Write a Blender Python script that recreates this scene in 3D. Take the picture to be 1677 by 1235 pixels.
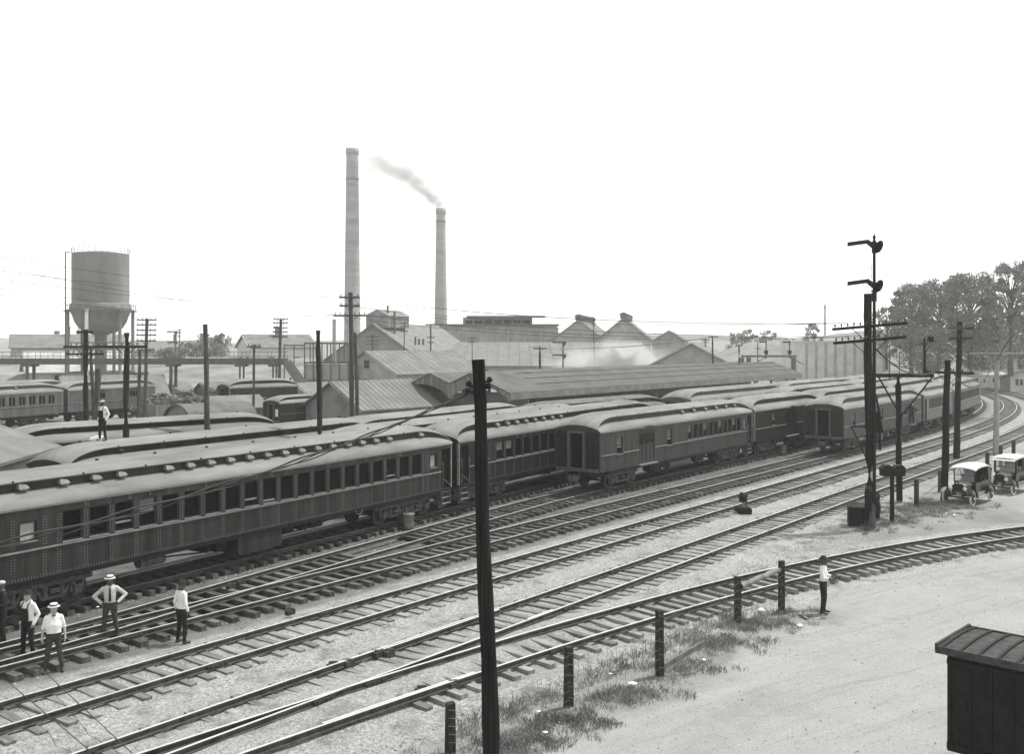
import bpy, bmesh, math, random
import numpy as np
from mathutils import Vector, Matrix
rnd = random.Random(11)
SC = bpy.context.scene
for o in list(bpy.data.objects): bpy.data.objects.remove(o)

# ------------------------------------------------------------------ camera, sky, sun, exposure
F, CX, HY, HC = 1600.0, 838.5, 560.0, 8.6        # focal length and horizon in photograph pixels, eye height in metres
cam = bpy.data.cameras.new('camera'); camo = bpy.data.objects.new('camera', cam); SC.collection.objects.link(camo)
camo.location = (0, 0, HC); camo.rotation_euler = (math.radians(90), 0, 0)
cam.sensor_width = 36; cam.lens = 36 * F / 1677; cam.shift_y = -(617.5 - HY) / 1677
cam.clip_start = 0.1; cam.clip_end = 5000
SC.camera = camo
SUN_EL, SUN_AZ = math.radians(64), math.radians(62)   # azimuth clockwise from +Y
w = bpy.data.worlds.new('World'); SC.world = w; w.use_nodes = True
nt = w.node_tree; nt.nodes.clear()
sky = nt.nodes.new('ShaderNodeTexSky'); sky.sky_type = 'NISHITA'; sky.sun_disc = False
sky.sun_elevation = SUN_EL; sky.sun_rotation = SUN_AZ; sky.air_density = 1.4; sky.dust_density = 0.3; sky.ozone_density = 1.0
hs = nt.nodes.new('ShaderNodeHueSaturation'); hs.inputs['Saturation'].default_value = 0.0
tint = nt.nodes.new('ShaderNodeMix'); tint.data_type = 'RGBA'; tint.blend_type = 'MULTIPLY'; tint.inputs[0].default_value = 1
tint.inputs[7].default_value = (1.0, 0.997, 0.975, 1)
bg = nt.nodes.new('ShaderNodeBackground'); bg.inputs['Strength'].default_value = 0.15
ow = nt.nodes.new('ShaderNodeOutputWorld')
nt.links.new(sky.outputs[0], hs.inputs['Color']); nt.links.new(hs.outputs[0], tint.inputs[6])
nt.links.new(tint.outputs[2], bg.inputs[0]); nt.links.new(bg.outputs[0], ow.inputs[0])
sl = bpy.data.lights.new('sun', 'SUN'); so = bpy.data.objects.new('sun', sl); SC.collection.objects.link(so)
sl.energy = 3.1; sl.angle = math.radians(1.2); sl.color = (1, 0.99, 0.97)
sd = Vector((math.sin(SUN_AZ) * math.cos(SUN_EL), math.cos(SUN_AZ) * math.cos(SUN_EL), math.sin(SUN_EL)))
so.rotation_euler = sd.to_track_quat('Z', 'Y').to_euler(); so.location = sd * 200
SC.view_settings.view_transform = 'Standard'; SC.view_settings.look = 'None'
SC.view_settings.exposure = 0.58; SC.view_settings.gamma = 1; SC.view_settings.use_curve_mapping = False
SC.cycles.use_denoising = True; SC.cycles.max_bounces = 6; SC.cycles.volume_bounces = 1
SC.cycles.volume_step_rate = 2.0; SC.cycles.volume_max_steps = 128

# ------------------------------------------------------------------ geometry helpers
def at(x, y, z=0.0):
    Y = F * (HC - z) / (y - HY); return Vector(((x - CX) * Y / F, Y, z))
def atd(x, y, d):
    return Vector(((x - CX) * d / F, d, HC - (y - HY) * d / F))
def gx(x, d): return (x - CX) * d / F

class MB:
    def __init__(s): s.v = []; s.f = []; s.m = []; s.sm = []; s.st = []
    def face(s, pts, m=0, sm=False):
        n = len(s.v); s.v += [tuple(p) for p in pts]; s.f.append(tuple(range(n, n + len(pts)))); s.m.append(m); s.sm.append(sm)
    def box(s, c, d, m=0, rot=None, taper=None):
        s.st.append((len(s.f), len(s.v)))
        x, y, z = d[0] / 2, d[1] / 2, d[2] / 2; n = len(s.v)
        P = []
        for k in (-1, 1):
            t = 1 if (taper is None or k < 0) else taper
            P += [Vector((-x * t, -y * t, k * z)), Vector((x * t, -y * t, k * z)), Vector((x * t, y * t, k * z)), Vector((-x * t, y * t, k * z))]
        if rot is not None: P = [rot @ p for p in P]
        s.v += [tuple(p + Vector(c)) for p in P]
        for q in ((0, 3, 2, 1), (4, 5, 6, 7), (0, 1, 5, 4), (1, 2, 6, 5), (2, 3, 7, 6), (3, 0, 4, 7)):
            s.f.append(tuple(n + i for i in q)); s.m.append(m); s.sm.append(False)
    def beam(s, a, b, wd, h, m=0, up=(0, 0, 1)):
        a, b = Vector(a), Vector(b); d = (b - a); L = d.length; d.normalize()
        u = Vector(up); r = d.cross(u)
        if r.length < 1e-4: r = d.cross(Vector((0, 1, 0)))
        r.normalize(); u = r.cross(d)
        M3 = Matrix((d, r, u)).transposed()
        s.box((a + b) / 2, (L, wd, h), m, M3)
    def tube(s, a, b, r0, r1=None, n=8, m=0, cap=True):
        s.st.append((len(s.f), len(s.v)))
        a, b = Vector(a), Vector(b); r1 = r0 if r1 is None else r1
        d = (b - a).normalized(); u = d.cross(Vector((0, 0, 1)))
        if u.length < 1e-3: u = Vector((1, 0, 0))
        u.normalize(); w_ = d.cross(u); k = len(s.v)
        for p, r in ((a, r0), (b, r1)):
            for i in range(n):
                t = 2 * math.pi * i / n; s.v.append(tuple(p + (u * math.cos(t) + w_ * math.sin(t)) * r))
        for i in range(n):
            j = (i + 1) % n; s.f.append((k + i, k + n + i, k + n + j, k + j)); s.m.append(m); s.sm.append(n > 5)
        if cap:
            for p, r, rev in ((a, r0, 1), (b, r1, 0)):
                pts = [p + (u * math.cos(2 * math.pi * i / n) + w_ * math.sin(2 * math.pi * i / n)) * r for i in range(n)]
                s.face(pts if rev else pts[::-1], m)
    def path(s, pts, r, n=5, m=0):
        s.st.append((len(s.f), len(s.v)))
        pts = [Vector(p) for p in pts]; k = len(s.v); N = len(pts)
        for i, p in enumerate(pts):
            d = (pts[min(i + 1, N - 1)] - pts[max(i - 1, 0)]).normalized()
            u = d.cross(Vector((0, 0, 1)))
            if u.length < 1e-3: u = Vector((1, 0, 0))
            u.normalize(); w_ = d.cross(u); rr = r[i] if isinstance(r, (list, tuple)) else r
            for j in range(n):
                t = 2 * math.pi * j / n; s.v.append(tuple(p + (u * math.cos(t) + w_ * math.sin(t)) * rr))
        for i in range(N - 1):
            for j in range(n):
                q = (j + 1) % n; s.f.append((k + i * n + j, k + (i + 1) * n + j, k + (i + 1) * n + q, k + i * n + q)); s.m.append(m); s.sm.append(True)
    def lathe(s, prof, n=16, m=0, c=(0, 0, 0), mats=None, axis='z'):
        s.st.append((len(s.f), len(s.v)))
        k = len(s.v); c = Vector(c)
        for r, z in prof:
            for i in range(n):
                t = 2 * math.pi * i / n; x, y = r * math.cos(t), r * math.sin(t)
                p = Vector((x, y, z)) if axis == 'z' else (Vector((x, z, y)) if axis == 'y' else Vector((z, x, y)))
                s.v.append(tuple(c + p))
        for a in range(len(prof) - 1):
            for i in range(n):
                j = (i + 1) % n; q = (k + a * n + i, k + a * n + j, k + (a + 1) * n + j, k + (a + 1) * n + i)
                if axis == 'y': q = q[::-1]
                s.f.append(q); s.m.append(mats[a] if mats else m); s.sm.append(True)
    def prism(s, poly, y0, y1, m=0, sm=False):           # poly in x,z extruded along y
        s.st.append((len(s.f), len(s.v)))
        n = len(poly); A = [Vector((p[0], y0, p[1])) for p in poly]; B = [Vector((p[0], y1, p[1])) for p in poly]
        s.face(A, m); s.face(B[::-1], m)
        for i in range(n):
            j = (i + 1) % n; s.face([A[j], A[i], B[i], B[j]], m, sm)
    def ell(s, c, r, n=10, k=7, m=0):
        s.st.append((len(s.f), len(s.v)))
        c = Vector(c); prof = []
        b = len(s.v)
        for a in range(k + 1):
            t = math.pi * a / k
            for i in range(n):
                q = 2 * math.pi * i / n
                s.v.append((c.x + r[0] * math.sin(t) * math.cos(q), c.y + r[1] * math.sin(t) * math.sin(q), c.z + r[2] * math.cos(t)))
        for a in range(k):
            for i in range(n):
                j = (i + 1) % n; s.f.append((b + a * n + i, b + (a + 1) * n + i, b + (a + 1) * n + j, b + a * n + j)); s.m.append(m); s.sm.append(True)
    def mesh(s, name, mats):
        me = bpy.data.meshes.new(name); me.from_pydata(s.v, [], s.f)
        for mt in (mats if isinstance(mats, (list, tuple)) else [mats]): me.materials.append(mt)
        me.polygons.foreach_set('material_index', s.m); me.polygons.foreach_set('use_smooth', s.sm); me.update()
        return me
    def split(s, name, mats, parent=None):               # every primitive becomes a part of its own
        e = s.st + [(len(s.f), len(s.v))]; out = None
        for (f0, v0), (f1, v1) in zip(e[:-1], e[1:]):
            q = MB(); q.v = s.v[v0:v1]; q.f = [tuple(i - v0 for i in f) for f in s.f[f0:f1]]; q.m = s.m[f0:f1]; q.sm = s.sm[f0:f1]; out = q.build(name, mats, parent)
        return out
    def build(s, name, mats, parent=None, **k): return obj(name, s.mesh(name, mats), parent, **k)

def obj(name, data, parent=None, loc=None, rot=None, scale=None, kind=None):
    o = bpy.data.objects.new(name, data); SC.collection.objects.link(o)
    if parent is not None: o.parent = parent
    if loc is not None: o.location = loc
    if rot is not None: o.rotation_euler = rot if hasattr(rot, '__len__') else (0, 0, rot)
    if scale is not None: o.scale = scale
    if kind: o['kind'] = kind
    return o
def empty(name, loc=(0, 0, 0), rz=0, label=None, cat=None, group=None, kind=None):
    return tag(obj(name, None, None, loc, rz), label, cat, group, kind)
def tag(o, label=None, cat=None, group=None, kind=None):
    if label: o['label'] = label
    if cat: o['category'] = cat
    if group: o['group'] = group
    if kind: o['kind'] = kind
    return o

# ------------------------------------------------------------------ materials (all procedural, greys of a black and white print)
def grey(v, warm=0.35): return (v, v * (1 - 0.008 * warm), v * (1 - 0.045 * warm), 1)
def M(name, v, v2=None, rough=0.8, scale=2.0, bump=0.0, bscale=30.0, metal=0.0, var=0.0, stretch=(1, 1, 1), spec=0.14, detail=6, lo=0.35, hi=0.65):
    m = bpy.data.materials.new(name); m.use_nodes = True; n = m.node_tree; L = n.links
    b = n.nodes['Principled BSDF']; b.inputs['Roughness'].default_value = rough; b.inputs['Metallic'].default_value = metal
    b.inputs['Specular IOR Level'].default_value = spec
    v2 = v if v2 is None else v2
    tc = n.nodes.new('ShaderNodeTexCoord'); mp = n.nodes.new('ShaderNodeMapping'); mp.inputs['Scale'].default_value = stretch
    oi = n.nodes.new('ShaderNodeObjectInfo'); L.new(tc.outputs['Object'], mp.inputs['Vector'])
    ofs = n.nodes.new('ShaderNodeVectorMath'); ofs.operation = 'ADD'; sc = n.nodes.new('ShaderNodeVectorMath'); sc.operation = 'SCALE'; sc.inputs[0].default_value = (37, 19, 53)
    L.new(oi.outputs['Random'], sc.inputs['Scale']); L.new(mp.outputs[0], ofs.inputs[0]); L.new(sc.outputs[0], ofs.inputs[1])
    nz = n.nodes.new('ShaderNodeTexNoise'); nz.inputs['Scale'].default_value = scale; nz.inputs['Detail'].default_value = detail; nz.inputs['Roughness'].default_value = 0.65
    L.new(ofs.outputs[0], nz.inputs['Vector'])
    mr = n.nodes.new('ShaderNodeMapRange'); mr.inputs[1].default_value = lo; mr.inputs[2].default_value = hi; L.new(nz.outputs[0], mr.inputs[0])
    mx = n.nodes.new('ShaderNodeMix'); mx.data_type = 'RGBA'; mx.inputs[6].default_value = grey(v); mx.inputs[7].default_value = grey(v2); L.new(mr.outputs[0], mx.inputs[0])
    out = mx.outputs[2]
    if var:
        mm = n.nodes.new('ShaderNodeMapRange'); mm.inputs[3].default_value = 1 - var; mm.inputs[4].default_value = 1 + var; L.new(oi.outputs['Random'], mm.inputs[0])
        vm = n.nodes.new('ShaderNodeVectorMath'); vm.operation = 'SCALE'; L.new(out, vm.inputs[0]); L.new(mm.outputs[0], vm.inputs['Scale']); out = vm.outputs[0]
    L.new(out, b.inputs['Base Color'])
    if bump:
        n2 = n.nodes.new('ShaderNodeTexNoise'); n2.inputs['Scale'].default_value = bscale; n2.inputs['Detail'].default_value = 5; L.new(ofs.outputs[0], n2.inputs['Vector'])
        bp = n.nodes.new('ShaderNodeBump'); bp.inputs['Strength'].default_value = bump; bp.inputs['Distance'].default_value = 0.05
        L.new(n2.outputs[0], bp.inputs['Height']); L.new(bp.outputs[0], b.inputs['Normal'])
    return m
def boards(m, axis=0, pitch=0.12, depth=0.5):            # adds fine board grooves (too narrow to model) as relief
    n = m.node_tree; L = n.links; b = n.nodes['Principled BSDF']
    tc = n.nodes.new('ShaderNodeTexCoord'); sp = n.nodes.new('ShaderNodeSeparateXYZ'); L.new(tc.outputs['Object'], sp.inputs[0])
    d = n.nodes.new('ShaderNodeMath'); d.operation = 'DIVIDE'; d.inputs[1].default_value = pitch; L.new(sp.outputs[axis], d.inputs[0])
    fr = n.nodes.new('ShaderNodeMath'); fr.operation = 'FRACT'; L.new(d.outputs[0], fr.inputs[0])
    g = n.nodes.new('ShaderNodeMath'); g.operation = 'GREATER_THAN'; g.inputs[1].default_value = 0.12; L.new(fr.outputs[0], g.inputs[0])
    bp = n.nodes.new('ShaderNodeBump'); bp.inputs['Strength'].default_value = depth; bp.inputs['Distance'].default_value = 0.02
    L.new(g.outputs[0], bp.inputs['Height']); L.new(bp.outputs[0], b.inputs['Normal']); return m

MT = dict(
    coach=M('coach_paint', 0.013, 0.036, 0.5, 1.6, 0.05, 8, spec=0.22, stretch=(1.6, 1, .22)),
    coach_dark=M('coach_paint_dark', 0.007, 0.018, 0.5, 1.6, 0.05, 8, spec=0.2, stretch=(1.6, 1, .22)),
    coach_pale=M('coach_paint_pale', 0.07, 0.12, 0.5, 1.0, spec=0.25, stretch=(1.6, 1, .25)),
    coach_wood=boards(M('coach_wood_siding', 0.022, 0.048, 0.5, 1.3, spec=0.22, stretch=(2, 2, .25)), 0, 0.10, 0.35),
    trim=M('coach_trim', 0.15, 0.24, 0.5, 4), roof=boards(M('coach_roof', 0.12, 0.25, 0.8, 0.7, 0.15, 5, stretch=(.35, 1.2, 1), lo=.3, hi=.7), 0, 1.15, 0.5),
    roof_dark=M('coach_roof_dark', 0.09, 0.15, 0.75, 0.8, 0.08, 5), glass=M('window_glass', 0.003, 0.006, 0.12, 3, spec=0.12),
    frost=M('frosted_glass', 0.25, 0.35, 0.3, 8), shade=M('window_shade', 0.10, 0.14, 0.8, 5), letter=M('gilt_letter', 0.075, 0.12, 0.5, 9),
    rivet=M('rivet', 0.11, 0.18, 0.5, 3), black=M('black_iron', 0.008, 0.016, 0.6, 5, 0.1, 40), iron=M('dusty_iron', 0.03, 0.07, 0.75, 6, 0.1, 40),
    dusty=M('dusty_truck_iron', 0.05, 0.13, 0.85, 5, 0.15, 30), inside=M('interior_shade', 0.004, 0.004, 0.95),  # flat black that stands in for the shade of interiors
    railtop=M('worn_rail_head', 0.46, 0.60, 0.42, 2, metal=0.25, stretch=(1, 1, 1)), railside=M('rusty_rail_side', 0.035, 0.085, 0.8, 3, 0.2, 20),  # rail heads: worn steel, with the sky's gleam put into the colour
    tie=M('weathered_tie', 0.12, 0.27, 0.9, 3.0, 0.5, 14, var=0.30, stretch=(.35, 3, 1)), tie_dark=M('oily_tie', 0.05, 0.15, 0.9, 3.0, 0.5, 14, var=0.3, stretch=(.35, 3, 1)),
    stone=M('ballast_stone', 0.22, 0.42, 0.9, 0.6, var=0.0), pole=M('weathered_pole', 0.003, 0.024, 0.9, 2.5, 0.6, 14, stretch=(7, 7, .3)),
    pole_grey=M('grey_pole', 0.055, 0.11, 0.9, 2.5, 0.5, 18, stretch=(4, 4, .5)), pole_pale=M('pale_pole', 0.22, 0.36, 0.9, 2.5, 0.5, 18, stretch=(4, 4, .5)),
    pole_mid=M('mid_pole', 0.018, 0.042, 0.9, 2.5, 0.5, 18, stretch=(4, 4, .5)),
    post=M('fence_post_wood', 0.018, 0.05, 0.9, 3, 0.5, 20, stretch=(4, 4, .6)), log=M('bark_stripped_log', 0.14, 0.28, 0.9, 3, 0.4, 12),
    wire=M('wire', 0.03, 0.05, 0.6), galv=M('fence_wire', 0.12, 0.2, 0.6), insul=M('insulator', 0.02, 0.05, 0.2, 5, spec=0.6),
    tank=M('tank_paint', 0.17, 0.24, 0.6, 0.4, stretch=(1, 1, .3)), steel=M('bridge_steel', 0.09, 0.14, 0.7, 1.5),
    brick_ch=M('chimney_brick', 0.26, 0.42, 0.85, 0.35, 0.1, 6, stretch=(.25, .25, 1.6), lo=.3, hi=.7), wall=M('grey_wall', 0.25, 0.38, 0.9, 0.5), wall_dark=M('dark_wall', 0.16, 0.26, 0.9, 0.4),  # brick and walls lightened so their colour carries distance haze
    wall_pale=M('pale_wall', 0.46, 0.60, 0.9, 0.3), tin=M('tin_roof', 0.11, 0.21, 0.75, 0.45, stretch=(1, 1, 1), lo=.3, hi=.7), tin_pale=M('pale_tin_roof', 0.30, 0.46, 0.6, 0.5),
    shingle=M('shingle_roof', 0.14, 0.23, 0.9, 1.0, 0.2, 6), white=M('white_paint', 0.70, 0.80, 0.6, 3), plank=M('grey_plank', 0.14, 0.24, 0.9, 2, 0.2, 10, var=.25, stretch=(3, 3, .4)),
    scrap=M('scrap_and_rubble', 0.05, 0.24, 0.9, 1.5, 0.3, 5), leaf=M('leaf', 0.14, 0.27, 0.7, 0.35, lo=.3, hi=.7), leaf2=M('leaf_pale', 0.18, 0.32, 0.7, 0.5, lo=.3, hi=.7),
    bark=M('bark', 0.04, 0.09, 0.9, 3, 0.4, 15), grass=M('dry_grass_blade', 0.12, 0.34, 0.7, 0.9, lo=.3, hi=.7), hill=M('hillside_grass', 0.12, 0.28, 0.95, 0.16, 0.6, 2, detail=10),
    car=M('black_enamel', 0.006, 0.012, 0.2, 3, spec=0.45), car_pale=M('pale_enamel', 0.16, 0.30, 0.6, 4), canvas=M('pale_canvas', 0.50, 0.62, 0.85, 4, 0.1, 40),
    tyre=M('pale_tyre', 0.45, 0.60, 0.8, 6), spoke=M('wheel_spoke', 0.05, 0.14, 0.6, 6), lamp=M('lamp_nickel', 0.75, 0.85, 0.25, 4, metal=0.6),
    skin=M('skin', 0.30, 0.38, 0.6, 6), skin_dark=M('darker_skin', 0.06, 0.10, 0.6, 6), shirt=M('white_shirt', 0.66, 0.80, 0.85, 9, 0.25, 14), shirt2=M('pale_shirt', 0.40, 0.52, 0.85, 9, 0.25, 14),  # the second skin is simply a darker tone
    denim=M('dark_denim', 0.012, 0.03, 0.9, 7, 0.3, 14), wool=M('dark_trousers', 0.014, 0.03, 0.9, 7, 0.3, 14), wool2=M('grey_trousers', 0.035, 0.065, 0.9, 7, 0.3, 14),
    straw=M('straw_hat', 0.55, 0.68, 0.8, 20), felt=M('dark_felt', 0.015, 0.03, 0.9, 9), shoe=M('shoe', 0.03, 0.08, 0.5, 9), zinc=M('zinc_bin', 0.22, 0.34, 0.5, 5, 0.1, 10, metal=0.4),
    canopy_tin=M('canopy_tin', 0.085, 0.16, 0.8, 0.5, lo=.3, hi=.7), paper=M('paper_scrap', 0.75, 0.85, 0.8, 9),
)

# ------------------------------------------------------------------ the main line's course (heading in radians clockwise from +Y)
X0, Y0, TH, S1, K1, K2 = -11.379, 21.75, 0.66394, 69.66, 0.001346, 0.003992
_S = np.linspace(-30, 330, 3601); _ds = _S[1] - _S[0]
_kap = np.where(_S > S1, K1 + K2 * np.minimum(1, (_S - S1) / 60.0), 0.0); _kap = np.where(_S > 215, 0.0008, _kap)
_H = TH - np.cumsum(_kap) * _ds; _i0 = int(np.argmin(abs(_S)))
_PX = np.cumsum(np.sin(_H)) * _ds; _PY = np.cumsum(np.cos(_H)) * _ds
_PX = _PX - _PX[_i0] + X0; _PY = _PY - _PY[_i0] + Y0
def mainpt(s, off=0.0):
    h = float(np.interp(s, _S, _H)); return Vector((float(np.interp(s, _S, _PX)) + off * math.cos(h), float(np.interp(s, _S, _PY)) - off * math.sin(h), 0)), h
def m0off(s): return -(4.0 + float(np.interp(s, [-15, 2, 5.6, 12.2, 23, 31, 37, 45], [0.02, .48, .78, 1.73, 3.05, 3.9, 4.2, 4.35])))
def find_s(off, px, lat=0.0, lo=-5, hi=200):
    ss = np.linspace(lo, hi, 3000); best = None
    for s in ss:
        p, h = mainpt(s, (off(s) if callable(off) else off) + lat)
        if p.y > 2 and CX + F * p.x / p.y >= px: return float(s)
    return hi
UC = Vector((math.sin(math.radians(31.9)), math.cos(math.radians(31.9)), 0)); NC = Vector((UC.y, -UC.x, 0))     # coach yard line: direction, right normal
PC = Vector((-9.11, 40.57, 0))
def cpt(t, left=0.0): return PC + UC * t - NC * left
def find_t(px, left=0.0, lat=1.5):
    p = PC - NC * left + NC * lat; r = (px - CX) / F
    return (p.y * r - p.x) / (UC.x - UC.y * r)
SPX = np.array([-14.0, -9.5, -5.66, -3.42, -.38, 2.93, 7.48, 9.78, 16.39, 22.41, 31, 45]); SPY = np.array([11.2, 16.4, 20.65, 22.94, 25.94, 29.0, 33.12, 35.04, 39.64, 42.77, 46.2, 50.5])
_sc = np.polyfit(SPX, SPY, 4)
def spur(x):
    y = float(np.polyval(_sc, x)); dy = float(np.polyval(np.polyder(_sc), x)); return Vector((x, y, 0)), math.atan2(1, dy)

# ------------------------------------------------------------------ ground (one sheet, fine near the camera, to the horizon)
TIE_TOP, RAIL_TOP = 0.16, 0.31
def course(fn, a, b, step):
    n = max(2, int((b - a) / step)); return [fn(a + (b - a) * i / n) for i in range(n + 1)]
c_m2 = [p for p, h in course(lambda s: mainpt(s, 0), -25, 200, 1)]; c_m3 = [p for p, h in course(lambda s: mainpt(s, 4.05), -25, 200, 1)]
c_m1 = [p for p, h in course(lambda s: mainpt(s, -4.0), -25, 200, 1)]; c_sp = [p for p, h in course(spur, -13, 40, 1)]
def nd(P, c):
    c = np.array([(p.x, p.y) for p in c]); d = np.full(len(P), 1e9)
    for q in c: d = np.minimum(d, (P[:, 0] - q[0]) ** 2 + (P[:, 1] - q[1]) ** 2)
    return np.sqrt(d)
def sstep(a, b, x): t = np.clip((x - a) / (b - a), 0, 1); return t * t * (3 - 2 * t)
FENCE = [at(600, 1236), at(738, 1230), at(931, 1157), at(1080, 1107), at(1209, 1012), at(1280, 1000)]
def build_ground():
    gxs = np.concatenate([[-900, -500, -250, -120, -70], np.arange(-45, 75.1, 0.5), [90, 120, 180, 300, 550, 900]])
    gys = np.concatenate([[-120, -40, 0], np.arange(6, 95.1, 0.5), np.arange(97, 181, 3), [190, 220, 260, 330, 450, 700, 1150]])
    nx, ny = len(gxs), len(gys); P = np.array([(x, y) for y in gys for x in gxs])
    d2, d3, d1, ds = nd(P, c_m2), nd(P, c_m3), nd(P, c_m1), nd(P, c_sp)
    rs = np.random.RandomState(4); jit = rs.rand(len(P))
    fl = np.array([(p.x, p.y) for p in FENCE]); sx = np.array([p.x for p in c_sp]); sy = np.array([p.y for p in c_sp])
    below = np.interp(P[:, 0], sx, sy) - P[:, 1]                     # metres nearer than the spur
    fy = np.interp(P[:, 0], fl[:, 0], fl[:, 1]); road = sstep(0.9, 2.6, fy - P[:, 1] + 0.5 * np.sin(P[:, 0] * .9)) * (P[:, 0] < 10.2) + sstep(1.6, 3.2, below) * (P[:, 0] >= 10.2)
    road = np.maximum(road, sstep(25.2, 26.5, P[:, 0]) * sstep(0, 2, P[:, 1] - np.interp(P[:, 0], sx, sy)) * (P[:, 1] < np.interp(P[:, 0], [20, 60], [52.5, 97])))
    road = np.where(P[:, 1] > 95, 0, road)
    bal = np.maximum.reduce([sstep(2.6, 1.4, d2), sstep(3.4, 1.6, d3), sstep(3.4, 1.8, ds)]) ; near = sstep(60, 25, P[:, 1])
    bal = np.clip(bal + 0.55 * sstep(4.2, 1.5, np.minimum(d2, d3)), 0, 1)
    cin = sstep(2.4, -1.5, d1 - 1.2) ; west = np.clip((P - np.array([(X0, Y0)])) @ np.array([-math.cos(TH), math.sin(TH)]), -50, 60)
    cin = np.maximum(cin, sstep(2.2, 3.6, west) * (P[:, 1] < 110))
    bal = bal * (1 - 0.9 * sstep(1.9, 2.6, west))
    z = np.zeros(len(P))
    z += 0.115 * np.maximum(sstep(2.3, 1.2, d2), sstep(2.6, 1.3, d3)) * (1 - .55 * sstep(46, 60, P[:, 1])) + 0.07 * sstep(2.2, 1.2, ds) * sstep(9.0, 5.0, P[:, 0])
    z += 0.02 * sstep(2.2, 1.2, d1)
    z += 0.035 * (jit - .5) * (P[:, 1] > 6) * (P[:, 1] < 95) * (1 - road * .6)
    z -= 0.02
    rl = below + .35 * np.sin(P[:, 0] * .35 + 1) - .10 * np.maximum(0, P[:, 0] - 4)
    # oil-dark strips between the rails and darker trodden paths
    me = bpy.data.meshes.new('ground'); idx = np.arange(nx * ny).reshape(ny, nx)
    faces = np.stack([idx[:-1, :-1], idx[:-1, 1:], idx[1:, 1:], idx[1:, :-1]], -1).reshape(-1, 4)
    me.from_pydata(np.column_stack([P, z]).tolist(), [], faces.tolist())
    for nm, arr in (('ballast', bal), ('cinder', cin), ('road', road), ('rl', rl)):
        a = me.attributes.new(nm, 'FLOAT', 'POINT'); a.data.foreach_set('value', arr.astype(np.float32))
    me.polygons.foreach_set('use_smooth', [True] * len(me.polygons))
    m = bpy.data.materials.new('ground_material'); m.use_nodes = True; n = m.node_tree; L = n.links; b = n.nodes['Principled BSDF']
    b.inputs['Roughness'].default_value = 0.95; b.inputs['Specular IOR Level'].default_value = 0.15
    tc = n.nodes.new('ShaderNodeTexCoord')
    def noise(sc_, det=8, ro=.65, vec=None):
        q = n.nodes.new('ShaderNodeTexNoise'); q.inputs['Scale'].default_value = sc_; q.inputs['Detail'].default_value = det; q.inputs['Roughness'].default_value = ro
        L.new(vec or tc.outputs['Object'], q.inputs['Vector']); return q.outputs[0]
    def ramp(x, a, b_, c=0, d=1):
        q = n.nodes.new('ShaderNodeMapRange'); q.inputs[1].default_value = a; q.inputs[2].default_value = b_; q.inputs[3].default_value = c; q.inputs[4].default_value = d; L.new(x, q.inputs[0]); return q.outputs[0]
    def mixc(f, a, b_):
        q = n.nodes.new('ShaderNodeMix'); q.data_type = 'RGBA'
        if isinstance(f, float): q.inputs[0].default_value = f
        else: L.new(f, q.inputs[0])
        for i, c in ((6, a), (7, b_)):
            if isinstance(c, float): q.inputs[i].default_value = grey(c)
            else: L.new(c, q.inputs[i])
        return q.outputs[2]
    def math_(op, a, b_):
        q = n.nodes.new('ShaderNodeMath'); q.operation = op
        for i, c in ((0, a), (1, b_)):
            if isinstance(c, float): q.inputs[i].default_value = c
            else: L.new(c, q.inputs[i])
        return q.outputs[0]
    def attr(nm):
        q = n.nodes.new('ShaderNodeAttribute'); q.attribute_name = nm; return q.outputs['Fac']
    def edge(a, wob):                                               # ragged borders between kinds of ground
        return ramp(math_('ADD', a, math_('MULTIPLY', math_('SUBTRACT', noise(1.3, 9, .75), 0.5), wob)), 0.3, 0.7)
    vor = n.nodes.new('ShaderNodeTexVoronoi'); vor.inputs['Scale'].default_value = 19; L.new(tc.outputs['Object'], vor.inputs['Vector'])
    vb = n.nodes.new('ShaderNodeTexVoronoi'); vb.inputs['Scale'].default_value = 31; L.new(tc.outputs['Object'], vb.inputs['Vector'])
    sepv = n.nodes.new('ShaderNodeSeparateColor'); L.new(vor.outputs['Color'], sepv.inputs[0])
    soil = mixc(ramp(noise(.35), .35, .65), 0.20, 0.30); soil = mixc(ramp(noise(7), .52, .7), soil, 0.15)
    stones = mixc(sepv.outputs[0], 0.20, 0.48); stones = mixc(ramp(noise(.5), .4, .62), stones, mixc(sepv.outputs[1], 0.18, 0.42))
    cinder = mixc(ramp(noise(1.2), .35, .65), 0.085, 0.17); cinder = mixc(ramp(noise(18, 4), .62, .75), cinder, 0.30)
    mp = n.nodes.new('ShaderNodeMapping'); mp.inputs['Rotation'].default_value = (0, 0, math.radians(-38)); mp.inputs['Scale'].default_value = (.16, 3.4, 1); L.new(tc.outputs['Object'], mp.inputs['Vector'])
    dirt = mixc(ramp(noise(.55, 9, .7), .35, .68), 0.31, 0.23); dirt = mixc(ramp(noise(.16, 6, .6), .42, .62), dirt, 0.31); sx_ = n.nodes.new('ShaderNodeSeparateXYZ'); L.new(tc.outputs['Object'], sx_.inputs[0]); cb_ = n.nodes.new('ShaderNodeCombineXYZ'); L.new(math_('ADD', attr('rl'), math_('MULTIPLY', noise(.3, 3), .8)), cb_.inputs[0]); L.new(math_('MULTIPLY', sx_.outputs[0], .07), cb_.inputs[1])
    dirt = mixc(ramp(noise(2.6, 7, .7, cb_.outputs[0]), .52, .70, 0, .5), dirt, 0.16); dirt = mixc(ramp(noise(1.1, 5, .6, cb_.outputs[0]), .52, .70, 0, .35), dirt, 0.36); dirt = mixc(ramp(noise(4.2, 8, .75), .55, .8, 0, .7), dirt, 0.15); dirt = mixc(ramp(noise(22, 4), .56, .70), dirt, 0.13); dirt = mixc(ramp(noise(15, 3), .66, .74), dirt, 0.48)
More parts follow.
